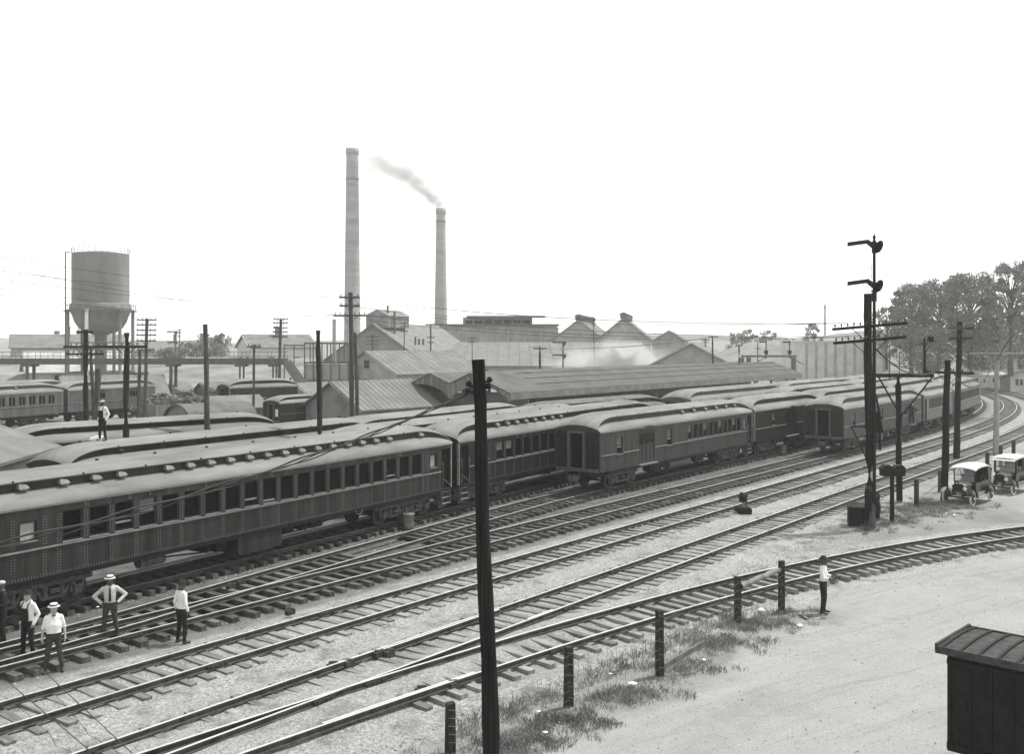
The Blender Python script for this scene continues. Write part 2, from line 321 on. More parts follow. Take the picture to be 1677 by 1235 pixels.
    stones = mixc(ramp(noise(.9, 7, .7), .5, .72), stones, 0.13); col = mixc(edge(attr('cinder'), 1.2), soil, cinder); col = mixc(edge(attr('ballast'), 1.1), col, stones); col = mixc(edge(attr('road'), 1.3), col, dirt)
    L.new(col, b.inputs['Base Color'])
    hgt = math_('ADD', math_('MULTIPLY', vb.outputs['Distance'], 0.6), math_('MULTIPLY', noise(9, 8, .7), 1.0))
    bp = n.nodes.new('ShaderNodeBump'); bp.inputs['Distance'].default_value = 0.06; L.new(hgt, bp.inputs['Height'])
    L.new(ramp(attr('road'), 0, 1, 0.9, 0.5), bp.inputs['Strength']); L.new(bp.outputs[0], b.inputs['Normal'])
    me.materials.append(m); o = obj('ground', me); o['kind'] = 'structure'; return o
ground = build_ground()

# ------------------------------------------------------------------ railway tracks: rails, joint bars and each sleeper
RAILP = [(-.07, 0), (.07, 0), (.07, .018), (.012, .032), (.012, .105), (.037, .115), (.037, .15), (-.037, .15), (-.037, .115), (-.012, .105), (-.012, .032), (-.07, .018)]
def rail_mesh(name, pts, dz=0.0):
    mb = MB(); N = len(pts); k = len(RAILP)
    for i, (p, h) in enumerate(pts):
        r = Vector((math.cos(h), -math.sin(h), 0))
        for a, z in RAILP: mb.v.append(tuple(p + r * a + Vector((0, 0, TIE_TOP + z + dz))))
    for i in range(N - 1):
        for j in range(k):
            q = (j + 1) % k; mb.f.append((i * k + j, (i + 1) * k + j, (i + 1) * k + q, i * k + q)); mb.m.append(1 if j == 6 else 0); mb.sm.append(False)
    mb.f.append(tuple(range(k))); mb.f.append(tuple(range((N - 1) * k, N * k))[::-1]); mb.m += [0, 0]; mb.sm += [False, False]
    return mb.mesh(name, [MT['railside'], MT['railtop']])
_tm = {}
def tie_mesh(v, key, L_=2.6):
    k = (v, key, round(L_, 1))
    if k not in _tm:
        mb = MB(); r = random.Random(v * 7 + 1); w_ = .21 + .03 * r.random(); l = L_ + .12 * (r.random() - .5)
        mb.box((0, 0, -.085), (l, w_, .17)); e = []
        for (x, y, z) in mb.v: e.append((x + .03 * (r.random() - .5), y + .018 * (r.random() - .5), z + .012 * (r.random() - .5)))
        mb.v = e; _tm[k] = mb.mesh('tie', MT[key])
    return _tm[k]
def track(label, fn, a, b, ties=True, key='tie', dz=0.0, step=1.0, tie_far=95, g=0.7535, embed=0.0, rails=(1, 1), t_a=None, longer=None, spacing=.56, far_ties=None):
    T = empty('railway_track', (0, 0, 0), 0, label, 'track', None, 'structure')
    pts = course(fn, a, b, step)
    for sgn, on in zip((-1, 1), rails):
        if not on: continue
        obj('rail', rail_mesh('rail', [(p + Vector((math.cos(h), -math.sin(h), 0)) * g * sgn, h) for p, h in pts], dz), T)
    if not ties: return T
    # walk along and lay the sleepers
    far = MB(); acc = 0.0; last = pts[0][0]; fine = course(fn, a, b, .05); nxt = 0.0; tr = random.Random(len(label)); jb = MB(); jn = 4.0
    for p, h in fine:
        acc += (p - last).length; last = p
        if t_a is not None and p.y < t_a: continue
        if acc > jn and p.y < 60:
            jn = acc + 5.0; sg = -1 if int(jn / 5) % 2 else 1; q = p + Vector((math.cos(h), -math.sin(h), 0)) * g * sg
            m3 = Matrix.Rotation(-h, 3, 'Z')
            for e in (-1, 1):
                jb.box(q + m3 @ Vector((e * .045, 0, TIE_TOP + .07 + dz)), (.05, .62, .07), 0, m3)
                for bolt in (-.22, -.07, .07, .22): jb.box(q + m3 @ Vector((e * .08, bolt, TIE_TOP + .07 + dz)), (.03, .035, .035), 0, m3)
        if acc >= nxt:
            nxt = acc + spacing * (0.82 + 0.36 * tr.random()); yaw = -h + .09 * (tr.random() - .5)
            lt = 0.0; Lx = 2.6
            if longer: Lx, lt = longer(p, h)
            c = p + Vector((math.cos(h), -math.sin(h), 0)) * (lt + .1 * (tr.random() - .5)); c.z = TIE_TOP - .003 - embed * tr.random()
            if p.y < tie_far: obj('tie', tie_mesh(tr.randrange(4), key, Lx), T, c, yaw)
            else: far.box(c + Vector((0, 0, -.05)), (2.5, .22, .1), 0, Matrix.Rotation(yaw, 3, 'Z'))
    if jb.v: jb.build('joint_bar', MT['iron'], T, kind='stuff')
    if far.v: far.build('tie', MT[key], T, kind='stuff')
    return T
track('middle through track of bright rails in pale ballast, second from the near fence', lambda s: mainpt(s, 0), -14, 215, embed=.035)
def lng3(p, h):                                           # longer sleepers through the turnout
    q = (p - spur(p.x)[0]).length
    return 2.6, 0
track('through track with the frog, just beyond the near siding by the fence', lambda s: mainpt(s, 4.05), -14, 215, embed=.04)
def lng1(p, h):
    d = p.x * .0 + (p - Vector((X0, Y0, 0))).dot(Vector((math.sin(TH), math.cos(TH), 0))); o = -m0off(d) - 4.0
    return (2.6 + o, -o / 2) if o < 2.3 else (2.6, 0)
track('track of dark oily ties carrying the baggage car nearest the signal pole', lambda s: mainpt(s, -4.0), -14, 215, key='tie_dark', longer=lng1)
track('branching track under the combine car with the arched end door', lambda s: mainpt(s, m0off(s)), -12, 150, key='tie_dark', dz=.004, t_a=42.0, tie_far=80)
track('near siding curving right along the fence posts to the dirt road', spur, -12.5, 36, dz=.004, t_a=23.5, embed=.02, step=.7)
track('coach yard track under the riveted coaches, nearest row', lambda t: (cpt(t), math.radians(31.9)), -24, 75, key='tie_dark', tie_far=64)
# guard rails beside the frog and a few throw rods
gm = empty('turnout_fittings', (0, 0, 0), 0, 'guard rails and clamps beside the frog of the near turnout', 'turnout', None, 'structure')
for off, s0, s1 in ((4.05 - .66, 8.5, 13.5), (4.05 + .66, 13.2, 14.5)):
    obj('guard_rail', rail_mesh('guard_rail', course(lambda s: mainpt(s, off), s0, s1, .8), -.004), gm)
obj('guard_rail', rail_mesh('guard_rail', [(spur(x)[0] + Vector((math.cos(spur(x)[1]), -math.sin(spur(x)[1]), 0)) * .66, spur(x)[1]) for x in (-4.6, -3.8, -3.0, -2.2, -1.4)], 0), gm)
mb = MB()
for px, py in ((545, 1092), (571, 1088), (620, 1073), (637, 1071), (690, 1132), (742, 1123), (475, 1003), (462, 976), (395, 955), (378, 962), (1082, 806)):
    p = at(px, py, .2); mb.box(p, (.16, .3, .16), 0, Matrix.Rotation(-.66, 3, 'Z')); mb.tube(p + Vector((-.1, 0, .09)), p + Vector((.12, .05, .09)), .05, .04, 6)
mb.split('rail_clamp', MT['iron'], gm)

# ------------------------------------------------------------------ passenger cars
FULL = [(1.53, 3.33), (1.52, 3.40), (1.42, 3.54), (1.20, 3.67), (.94, 3.75), (.92, 3.76), (.92, 4.02), (1.05, 4.03), (1.045, 4.07), (.80, 4.17), (.45, 4.25), (0, 4.28)]
ENDP = [(1.53, 3.33), (1.515, 3.37), (1.50, 3.39), (1.49, 3.40), (1.475, 3.415), (1.47, 3.42), (1.46, 3.43), (1.45, 3.44), (1.43, 3.46), (1.05, 3.58), (.55, 3.67), (0, 3.70)]
def roof_mesh(L, hood=2.3, ov=.12, mats=None, zs=1.0, hoods=(1, 1)):
    mb = MB(); H = L / 2 + ov; xs = []
    n = 9
    for i in range(n + 1): xs.append(-H + hood * (i / n) ** 1.6)
    k = max(4, int((2 * H - 2 * hood) / 2.0))
    xs += [-H + hood + (2 * H - 2 * hood) * i / k for i in range(1, k)]
    xs += [H - hood * ((n - i) / n) ** 1.6 for i in range(n + 1)]
    rows = []
    for x in xs:
        dd = H - abs(x); e = 0.0
        if dd < hood:
            u = 1 - dd / hood; e = (1 - math.sqrt(max(0, 1 - (.985 * u) ** 2))) / (1 - math.sqrt(1 - .985 ** 2))
        P = [((1 - e) * a[0] + e * b[0], (1 - e) * a[1] + e * b[1]) for a, b in zip(FULL, ENDP)]
        P = P + [(-y, z) for y, z in P[-2::-1]]
        rows.append([(x, y, 3.33 + (z - 3.33) * zs) for y, z in P])
    # separate strips so the deck edges stay crisp
    m = len(rows[0]); strips = [(0, 5), (5, 6), (6, 8), (8, m - 9), (m - 9, m - 7), (m - 7, m - 6), (m - 6, m - 1)]
    for a, b in strips:
        base = len(mb.v); w_ = b - a + 1
        for r in rows: mb.v += r[a:b + 1]
        for i in range(len(rows) - 1):
            for j in range(w_ - 1):
                mb.f.append((base + i * w_ + j, base + i * w_ + j + 1, base + (i + 1) * w_ + j + 1, base + (i + 1) * w_ + j)); mb.m.append(1 if (b - a == 1) else 0); mb.sm.append(True)
    mb.face(rows[0], 1); mb.face(rows[-1][::-1], 1)
    return mb.mesh('roof', mats)
def make_wheel():
    mb = MB(); prof = [(0, -.05), (.07, -.07), (.09, -.04), (.36, -.035), (.40, -.06), (.45, -.06), (.46, .06), (.49, .065), (.49, .09), (.38, .085), (.09, .04), (.06, .09), (0, .09)]
    mb.lathe(prof, 18, 0, axis='y'); return mb.mesh('wheel', MT['iron'])
WHEEL = make_wheel()
def make_truck(six):
    mb = MB(); ax = (-1.6, 0, 1.6) if six else (-1.15, 1.15)
    for s in (-1, 1):
        y = s * 1.02; l = ax[-1] + .55
        mb.box((0, y, .80), (2 * l, .10, .15)); mb.box((0, y, .95), (2 * (l - .7), .16, .10))
        for a in ax:
            mb.box((a, y, .47), (.26, .22, .30)); mb.box((a, y * 1.1, .45), (.20, .06, .22))
            for e in (-.20, .20): mb.box((a + e, y, .60), (.07, .12, .40))
            mb.tube((a, -.75, .45), (a, .75, .45), .07, .07, 8)
        for a, b in zip(ax[:-1], ax[1:]):                  # equaliser bars dip between the boxes, with coil springs on them
            pts = [(a + .05, .66), (a + .30, .62), (a + .42, .36), (b - .42, .36), (b - .30, .62), (b - .05, .66)]
            for p, q in zip(pts[:-1], pts[1:]): mb.beam((p[0], y, p[1]), (q[0], y, q[1]), .06, .11)
            for e in (a + .52, b - .52): mb.tube((e, y, .40), (e, y, .74), .10, .10, 8)
            mb.box(((a + b) / 2, y, .58), (.30, .30, .14))
    mb.box((0, 0, .82), (.5, 2.1, .22)); mb.box((ax[0] - .5, 0, .8), (.12, 2.1, .14)); mb.box((ax[-1] + .5, 0, .8), (.12, 2.1, .14))
    return mb.mesh('truck', MT['dusty']), ax
TRUCK6, TRUCK4 = make_truck(True), make_truck(False)
def make_vent():
    mb = MB(); mb.prism([(-.17, 0), (.17, 0), (.12, .10), (-.10, .15), (-.15, .13)], -.2, .02, 0)
    mb.box((0, -.1, -.02), (.25, .16, .05)); mb.v = [(x, y * (1.0 if z < .02 else .6), z) for x, y, z in mb.v]; return mb.mesh('ventilator', MT['roof'])
VENT = make_vent()
_wm = {}
def window_parts(root, xc, z0, w_, h, y, open_=0.0, style='plain', trim='coach'):
    """one sash window: frame > pane, and a blind where the photograph shows one"""
    k = ('f', round(w_, 2), round(h, 2), trim)
    if k not in _wm:
        mb = MB(); t = .045
        mb.box((0, 0, t / 2), (w_, .05, t)); mb.box((0, 0, h - t / 2), (w_, .05, t)); mb.box((-w_ / 2 + t / 2, 0, h / 2), (t, .05, h - 2 * t)); mb.box((w_ / 2 - t / 2, 0, h / 2), (t, .05, h - 2 * t))
        mb.box((0, -.06, -.012), (w_ + .02, .09, .03), 1)
        _wm[k] = mb.mesh('window', [MT[trim], MT['trim']])
        g = MB(); g.box((0, .03, h / 2), (w_ - t, .012, h - t)); _wm[k + ('g',)] = g.mesh('pane', MT['glass']); g2 = MB(); g2.box((0, .03, h / 2), (w_ - t, .012, h - t)); _wm[k + ('w',)] = g2.mesh('pane', MT['frost'])
    f = obj('window', _wm[k], root, (xc, y + .035, z0)); obj('pane', _wm[k + (('w',) if style == 'frost' else ('g',))], f)
    if open_ > 0:                                           # raised sash: bottom rail shows part way up
        b = MB(); b.box((0, .005, open_), (w_ - .08, .03, .06)); b.build('sash_rail', MT['trim'], f); b = MB(); b.box((0, .02, open_ / 2 + .02), (w_ - .09, .008, open_ - .06)); b.build('opening_shade', MT['inside'], f)  # black sheet in the gap, coloured as the shade within
    if style == 'blind':
        b = MB(); b.box((0, .018, h * .74), (w_ - .09, .008, h * .48)); b.build('blind', MT['shade'], f)
    return f
def panel_wall(mb, x0, x1, z0, z1, y, ops, depth=.10, m=0):
    xs = sorted({x0, x1} | {o[0] for o in ops} | {o[1] for o in ops})
    for a, b in zip(xs[:-1], xs[1:]):
        cov = sorted([o for o in ops if o[0] <= a + 1e-6 and o[1] >= b - 1e-6], key=lambda o: o[2]); z = z0
        for o in cov:
            if o[2] > z: mb.face([(a, y, z), (b, y, z), (b, y, o[2]), (a, y, o[2])], m)
            z = o[3]
        if z < z1: mb.face([(a, y, z), (b, y, z), (b, y, z1), (a, y, z1)], m)
    for a, b, c, d in [o[:4] for o in ops]:
        Y = y + depth
        mb.face([(a, y, c), (b, y, c), (b, Y, c), (a, Y, c)], m); mb.face([(a, Y, d), (b, Y, d), (b, y, d), (a, y, d)], m)
        mb.face([(a, Y, c), (a, Y, d), (a, y, d), (a, y, c)], m); mb.face([(b, y, c), (b, y, d), (b, Y, d), (b, Y, c)], m)
        mb.face([(a, Y, c), (b, Y, c), (b, Y, d), (a, Y, d)], 1)
def text_mesh(s, size, ext=.004, mat='letter', align='CENTER'):
    cu = bpy.data.curves.new('t', 'FONT'); cu.body = s; cu.size = size; cu.extrude = ext; cu.align_x = align; cu.resolution_u = 2
    o = bpy.data.objects.new('t', cu); SC.collection.objects.link(o); bpy.context.view_layer.update()
    me = bpy.data.meshes.new_from_object(o.evaluated_get(bpy.context.evaluated_depsgraph_get())); bpy.data.objects.remove(o); me.materials.clear(); me.materials.append(MT[mat]); return me
def car(label, A, B, paint='coach', roof='roof', side=(), doors=(), vents=(), trucks=6, near=True, belt=2.05, group=None, zs=1.0, clere=False, steps=(0, 0), endface=0, rivets=False, knobs=True, extra=None, drop=0.0, hood=2.3, vest=(0, 0), name='passenger_coach'):
    """A, B: rail-level ends of the centre line, A the left end as seen.  side: (x, z0, w, h, style, open)"""
    d = B - A; L = d.length; root = empty(name, (A + B) / 2 + Vector((0, 0, RAIL_TOP - drop)), math.atan2(d.y, d.x), label, 'train car', group)
    h = L / 2; Wd = 1.5; zb = 1.15; zt = 3.34
    pm = MT[paint]; vw = .78
    ops = [(x - w_ / 2, x + w_ / 2, z0, z0 + hh) for x, z0, w_, hh, st, op in side] + [(x - w_ / 2, x + w_ / 2, z0, z0 + hh) for x, z0, w_, hh in doors]
    if vest[0]: ops.append((-h + .08, -h + vw, zb + .02, 3.12))
    if vest[1]: ops.append((h - vw, h - .08, zb + .02, 3.12))
    mb = MB(); panel_wall(mb, -h, h, zb, zt, -Wd, ops, .09)
    for o in ops[len(side) + len(doors):]:                  # vestibule entrance: a thin black panel painted as the recess's shade
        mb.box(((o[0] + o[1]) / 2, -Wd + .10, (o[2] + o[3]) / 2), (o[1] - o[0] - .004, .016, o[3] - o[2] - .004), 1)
    mb.face([(h, Wd, zb), (-h, Wd, zb), (-h, Wd, zt), (h, Wd, zt)]); mb.face([(-h, Wd, zb), (-h, -Wd, zb), (-h, -Wd, zt), (-h, Wd, zt)]); mb.face([(h, -Wd, zb), (h, Wd, zb), (h, Wd, zt), (h, -Wd, zt)])
    mb.face([(-h, -Wd, zb), (-h, Wd, zb), (h, Wd, zb), (h, -Wd, zb)], 1)
    mb.build('body', [pm, MT['inside']], root)
    rf = obj('roof', roof_mesh(L, hood, mats=[MT[roof], pm], zs=zs), root)
    for vx in vents: obj('ventilator', VENT, rf, (vx, -.93, 3.33 + (.52) * zs))
    if clere:
        mb = MB(); x = -h + hood + .3
        while x < h - hood - .5: mb.box((x + .3, -.925, 3.33 + .56 * zs), (.55, .02, .14)); x += .85
        mb.build('clerestory_panes', MT['glass'], rf, kind='stuff')
    if knobs:
        mb = MB(); x = -h + 1.6
        while x < h - 1: mb.box((x, .35, 3.33 + .95 * zs), (.10, .05, .07)); mb.box((x + .9, -1.035, 3.33 + .75 * zs), (.04, .05, .06)); x += 2.35
        mb.build('roof_bracket', MT['black'], rf, kind='stuff')
    for x, z0, w_, hh, st, op in side: window_parts(root, x, z0, w_, hh, -Wd + .02, op, st, paint)
    for x, z0, w_, hh in doors:                             # sliding baggage door with panes above panels
        mb = MB(); mb.box((0, .06, hh / 2), (w_, .04, hh))
        for k in range(5): mb.box((-w_ / 2 + w_ * k / 4, .03, hh / 2), (.06, .03, hh))
        for zz in (.06, hh * .58, hh - .05): mb.box((0, .025, zz), (w_ - .02, .03, .09))
        dr = mb.build('door', pm, root, loc=(x, -Wd, z0)); g = MB()
        for k in range(4): g.box((-w_ / 2 + w_ * (k + .5) / 4, .038, hh * .78), (w_ / 4 - .09, .012, hh * .30))
        g.build('pane', MT['glass'], dr); s_ = MB(); s_.box((0, -.10, -.05), (w_ + .25, .22, .06)); s_.build('sill', MT['trim'], dr)
        c_ = MB(); c_.prism([(-w_ / 2 - .1, 3.26 - z0), (w_ / 2 + .1, 3.26 - z0), (0, 3.42 - z0)], -.20, -.01); c_.build('hood', pm, dr)
    mb = MB()
    segs = [-h] + sorted(sum([[o[0] - .03, o[1] + .03] for o in ops if o[2] < belt < o[3]], [])) + [h]
    for a, b in zip(segs[::2], segs[1::2]):
        if b - a > .1: mb.box(((a + b) / 2, -Wd - .02, belt), (b - a, .045, .05))
    mb.box((0, -Wd - .012, 3.30), (2 * h, .03, .03)); mb.build('belt_rail', MT['trim'], root)  # pale strips: the highlight along the belt is put into the colour
    if rivets:
        mb = MB(); xs = [x for x in rivets]
        for x in xs:
            for e in (-.045, .045):
                z = zb + .12
                while z < belt - .06: mb.box((x + e, -Wd - .004, z), (.034, .012, .026)); z += .082
                z = belt + .12
                while z < 3.02: mb.box((x + e, -Wd - .004, z), (.034, .012, .026)); z += .082
        x = -h + .2
        while x < h - .2: mb.box((x, -Wd - .004, zb + .05), (.026, .012, .034)); mb.box((x, -Wd - .004, zb + .10), (.02, .012, .02)); x += .10
        mb.build('rivets', MT['rivet'], root, kind='stuff')
    # underframe
    mb = MB(); mb.box((0, 0, .98), (2 * h - .6, .75, .30)); mb.box((0, -Wd + .06, 1.08), (2 * h - 1.8, .10, .14)); mb.box((0, Wd - .06, 1.08), (2 * h - 1.8, .10, .14))
    for x in (-2.5, 2.5): mb.box((x, 0, .82), (.14, 2.4, .30))
    for y in (-.8, .8):
        mb.beam((-h + 5, y, 1.05), (-2.5, y, .62), .05, .05); mb.beam((-2.5, y, .62), (2.5, y, .62), .05, .05); mb.beam((2.5, y, .62), (h - 5, y, 1.05), .05, .05)
    mb.build('underframe', MT['black'], root)
    if extra: extra(root, h)
    tm, ax = TRUCK6 if trucks == 6 else TRUCK4
    for s in (-1, 1):
        t = obj('truck', tm, root, (s * (h - 3.0), 0, 0))
        for a in ax:
            for y in (-1, 1): obj('wheel', WHEEL, t, (a, y * .755, .455), (0, 0, 0 if y > 0 else math.pi))
    # ends: buffer beam, coupler, door frame
    for s, full in ((-1, endface), (1, 0)):
        mb = MB(); x = s * h
        mb.box((x + s * .05, 0, zb + .07), (.10, 2.8, .20)); mb.box((x + s * .35, 0, .78), (.6, .22, .24)); mb.box((x + s * .62, .03, .80), (.18, .34, .30))
        mb.box((x + s * .12, -.50, 2.25), (.24, .10, 2.05)); mb.box((x + s * .12, .50, 2.25), (.24, .10, 2.05)); mb.box((x + s * .12, 0, 3.30), (.24, 1.1, .10))
        mb.box((x + s * .04, -1.44, 2.25), (.08, .12, 2.1), 1); mb.box((x + s * .04, 1.44, 2.25), (.08, .12, 2.1), 1)
        e = mb.build('end_frame', [MT['coach_pale'] if full else pm, MT['trim'] if full == 0 else pm], root)
        mb = MB(); mb.box((x + s * .02, 0, 2.22), (.03, .86, 2.0)); dr = mb.build('end_door', MT['inside'], root)  # black slab: its colour gives the shade inside the doorway
        if full:
            for y in (-.98, .98): mb = MB(); mb.box((x + s * .06, y, 2.25), (.03, .78, 1.9)); mb.build('end_panel', MT['coach_dark'], root)  # end panels darker: shade of their recess is put into the paint
            mb = MB(); mb.box((x + s * .05, 0, 2.15), (.02, .40, 1.7)); mb.build('door_pane', [MT['glass'], MT['trim']], dr)
            mb = MB()
            for y, dy in ((-.35, .1), (.35, -.25), (.55, 0)): mb.path([(x + s * .3, y, 1.05), (x + s * .42, y + dy * .5, .75), (x + s * .40, y + dy, .40), (x + s * .30, y + dy * 1.6, .30)], .03)
            for y in (-1.25, 1.25): mb.path([(x + s * .06, y, 2.9), (x + s * .13, y, 2.8), (x + s * .13, y, 1.6), (x + s * .06, y, 1.5)], .018)
            mb.split('air_hose', MT['dusty'], root)
    for s, on in zip((-1, 1), steps):
        if not on: continue
        mb = MB(); x = s * (h - .42)
        for k in range(3): mb.box((x, -Wd + .18 - .04 * k, zb - .12 - .27 * k), (.66, .26, .04), 1); mb.box((x, -Wd + .30 - .04 * k, zb - .24 - .27 * k), (.64, .02, .22))
        for e in (-.35, .35): mb.prism([(x + e - .02, zb), (x + e + .02, zb), (x + e + .02, .42), (x + e - .02, .42)], -Wd - .02, -Wd + .42)
        mb.build('steps', [MT['dusty'], MT['trim']], root)
        mb = MB()
        for e in (-.31, .33): mb.path([(x + e, -Wd - .03, 1.3), (x + e, -Wd - .06, 1.5), (x + e, -Wd - .06, 2.4), (x + e, -Wd - .03, 2.5)], .016)
        mb.path([(x - .3, -Wd - .02, 1.75), (x + .3, -Wd - .02, 1.35)], .014); mb.build('grab_rail', MT['trim'], root)
    return root, h
def side_x(A, B, px, lat=-1.5):
    """distance along the car (from its middle) where its near side passes behind photo column px"""
    d = (B - A); L = d.length; u = d / L; nl = Vector((-u.y, u.x, 0)); p = A + nl * lat; r = (px - CX) / F
    return (p.y * r - p.x) / (u.x - u.y * r) - L / 2

# nearest riveted coach on the yard track
tR = find_t(738.5); LC = 24.4; sh = .72
A1, B1 = cpt(tR - LC), cpt(tR)
s1 = [(sh - 8.76 + .922 * i, 2.12, .69, .96, 'blind' if i in (3,) else 'plain', {2: .28, 8: .26, 9: .10, 17: .18}.get(i, 0)) for i in range(20)] + [(sh - 10.22, 2.32, .56, .60, 'frost', 0), (sh + 10.05, 2.32, .50, .62, 'frost', 0)]
def under1(root, h):
    root = obj('underfloor_gear', None, root, (sh, 0, 0)) if False else root
    mb = MB(); mb.prism([(-1.27, 1.14), (-1.27, .42), (-1.2, .36), (.85, .36), (.97, .48), (.97, 1.14)], -1.44, -.6); mb.build('battery_box', MT['coach'], root)
    mb = MB(); mb.tube((-5.3, -1.0, .82), (-4.3, -1.0, .82), .20, .20, 12); mb.box((-4.8, -1.0, 1.05), (.08, .3, .2)); mb.tube((-4.3, -1.0, .82), (-4.27, -1.0, .82), .17, .1, 12, 1); mb.build('air_tank', [MT['dusty'], MT['white']], root)
    mb = MB(); mb.box((-2.0, -1.1, .9), (.45, .5, .5)); mb.box((-2.5, -1.1, .92), (.18, .3, .45)); mb.box((1.6, -1.0, .9), (.5, .4, .4)); mb.box((3.2, -.9, .85), (.7, .5, .35)); mb.tube((2.2, -1.2, .75), (2.8, -1.2, .8), .07, .07, 8); mb.split('brake_gear', MT['black'], root)
    mb = MB(); mb.path([(5.2, -1.48, 1.1), (5.3, -1.5, .92), (5.55, -1.5, .90), (5.7, -1.48, 1.08)], .03); mb.build('pipe_loop', MT['dusty'], root)
    for k, ch in enumerate('NORFOLK  AND  WESTERN'):
        if ch != ' ': obj('letter', text_mesh(ch, .24), root, (-7.55 + k * .79, -1.508, 3.09), (math.pi / 2, 0, 0))
r1, _ = car('long dark riveted steel coach with a row of square windows, nearest at left', A1, B1, 'coach', 'roof', s1, (), [sh + v for v in [-10.1, -8.75, -7.6, -6.65] + [-4.75 + .93 * i for i in range(14)] + [9.7]], 6, rivets=[sh + v for v in [-9.22 + .922 * i for i in range(21)] + [-10.7, -9.7, 9.6, 10.55]], steps=(1, 1), vest=(1, 1), extra=under1)
A2, B2 = cpt(tR + .75), cpt(tR + .75 + 24.0)
h2 = 12.0; s2 = []
for px in (757,): s2.append((side_x(A2, B2, 795), 2.3, .5, .65, 'frost', 0))
x = side_x(A2, B2, 819)
for i in range(17): s2.append((x + i * .92, 2.12, .68, .96, 'blind' if i in (0, 1) else 'plain', 0))
def letters2(root, h):
    for k, ch in enumerate('NORFOLK  AND  WESTERN'):
        if ch != ' ': obj('letter', text_mesh(ch, .24), root, (side_x(A2, B2, 847) + k * .72, -1.508, 3.09), (math.pi / 2, 0, 0))
car('dark riveted coach with half-drawn blinds, coupled behind the nearest coach', A2, B2, 'coach_dark', 'roof', s2, (), [side_x(A2, B2, p, -.93) for p in (812, 829, 844, 859, 874, 888, 902, 916)], 6, rivets=[x - .46 + .92 * i for i in range(8)] + [x - 1.0, x - 1.5], steps=(1, 0), vest=(1, 0), extra=letters2)
# combine car on the branching track
def ends_on(off, px0, px1, lat=1.5):
    a = find_s(off, px0, lat); b = find_s(off, px1, lat); f = (lambda s: off(s)) if callable(off) else (lambda s: off)
    return mainpt(a, f(a))[0], mainpt(b, f(b))[0]
A3, B3 = ends_on(m0off, 983, 1231); X3 = lambda p: side_x(A3, B3, p)
s3 = [(X3(1015), 2.0, .62, 1.0, 'blind', .4), (X3(1096.5), 2.0, .62, 1.0, 'blind', .4)]
for i in range(11): s3.append((X3(1130) + (X3(1210) - X3(1130)) * i / 10, 2.14, .60, .94, 'blind' if i % 3 == 0 else 'plain', 0))
s3.append((X3(1220), 2.3, .42, .6, 'frost', 0))
def under3(root, h):
    mb = MB(); mb.tube((X3(1103), -1.0, .74), (X3(1137), -1.0, .74), .30, .30, 14); mb.build('air_tank', MT['coach_pale'], root)
    mb = MB(); mb.box((X3(1080), -1.0, .8), (1.0, .7, .5)); mb.box((X3(1150), -1.0, .85), (1.2, .6, .5)); mb.box((X3(1070), -1.2, .75), (.2, .3, .4)); mb.split('brake_gear', MT['black'], root)
car('grey combine car with arched end doorway, sliding baggage door and windows at its far half', A3, B3, 'coach_wood', 'roof', s3, [(X3(1059.5), 1.22, X3(1072) - X3(1047), 1.82)], [X3(p) for p in (1128, 1147, 1166, 1183, 1199, 1213)], 4, endface=1, extra=under3, steps=(0, 1), vest=(0, 1))
A, B = ends_on(m0off, 1236, 1345)
q3 = lambda p: side_x(A, B, p)
car('very dark baggage car with open door, coupled behind the grey combine car', A, B, 'coach_dark', 'roof', [(q3(1267), 2.15, .55, .9, 'blind', .4)], [(q3(1296), 1.2, 2.0, 1.85)], (), 4, name='baggage_car')
sE = find_s(m0off, 1345, 1.5)
for k, lb in ((0, 'dark coach roof rising beyond the very dark baggage car, left of the signal pole'), (1, 'coach roof seen between signal pole and T-shaped pole, behind the baggage car'), (2, 'furthest coach of the row behind the baggage car, right of the T-shaped pole')):
    a = sE + .9 + k * 20.4; car(lb, mainpt(a, m0off(a))[0], mainpt(a + 19.5, m0off(a))[0], 'coach', 'roof', (), (), (), 4, clere=(k > 0))
# train on the third main track
A4, B4 = ends_on(-4.0, 1382, 1508); X4 = lambda p: side_x(A4, B4, p)
s4 = [(X4(1399), 2.0, .55, 1.0, 'blind', .4), (X4(1444.5), 2.0, .55, 1.0, 'blind', .4), (X4(1483), 2.0, .55, 1.0, 'blind', .4)]
def under4(root, h):
    mb = MB(); mb.box((X4(1445), -1.2, .75), (.7, .4, .7)); mb.box((X4(1458), -1.2, .8), (.4, .3, .5)); mb.split('tool_box', MT['coach_pale'], root)
car('baggage car with arched end doorway standing at the signal pole', A4, B4, 'coach_wood', 'roof', s4, [(X4(1491), 1.22, 1.2, 1.85)], (), 4, endface=1, extra=under4, name='baggage_car')
A5, B5 = ends_on(-4.0, 1514, 1559.5)
L5 = (B5 - A5).length
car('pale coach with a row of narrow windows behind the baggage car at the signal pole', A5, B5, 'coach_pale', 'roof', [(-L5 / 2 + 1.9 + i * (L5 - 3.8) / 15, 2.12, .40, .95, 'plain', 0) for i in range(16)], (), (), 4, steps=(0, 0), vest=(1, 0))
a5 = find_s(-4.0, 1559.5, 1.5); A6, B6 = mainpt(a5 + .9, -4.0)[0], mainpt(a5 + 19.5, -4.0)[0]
car('last coach of the train, on the curve beside the low pale shed', A6, B6, 'coach_pale', 'roof', [(-8 + i * 1.05, 2.12, .85, .95, 'plain', 0) for i in range(16)], (), (), 4, clere=True)
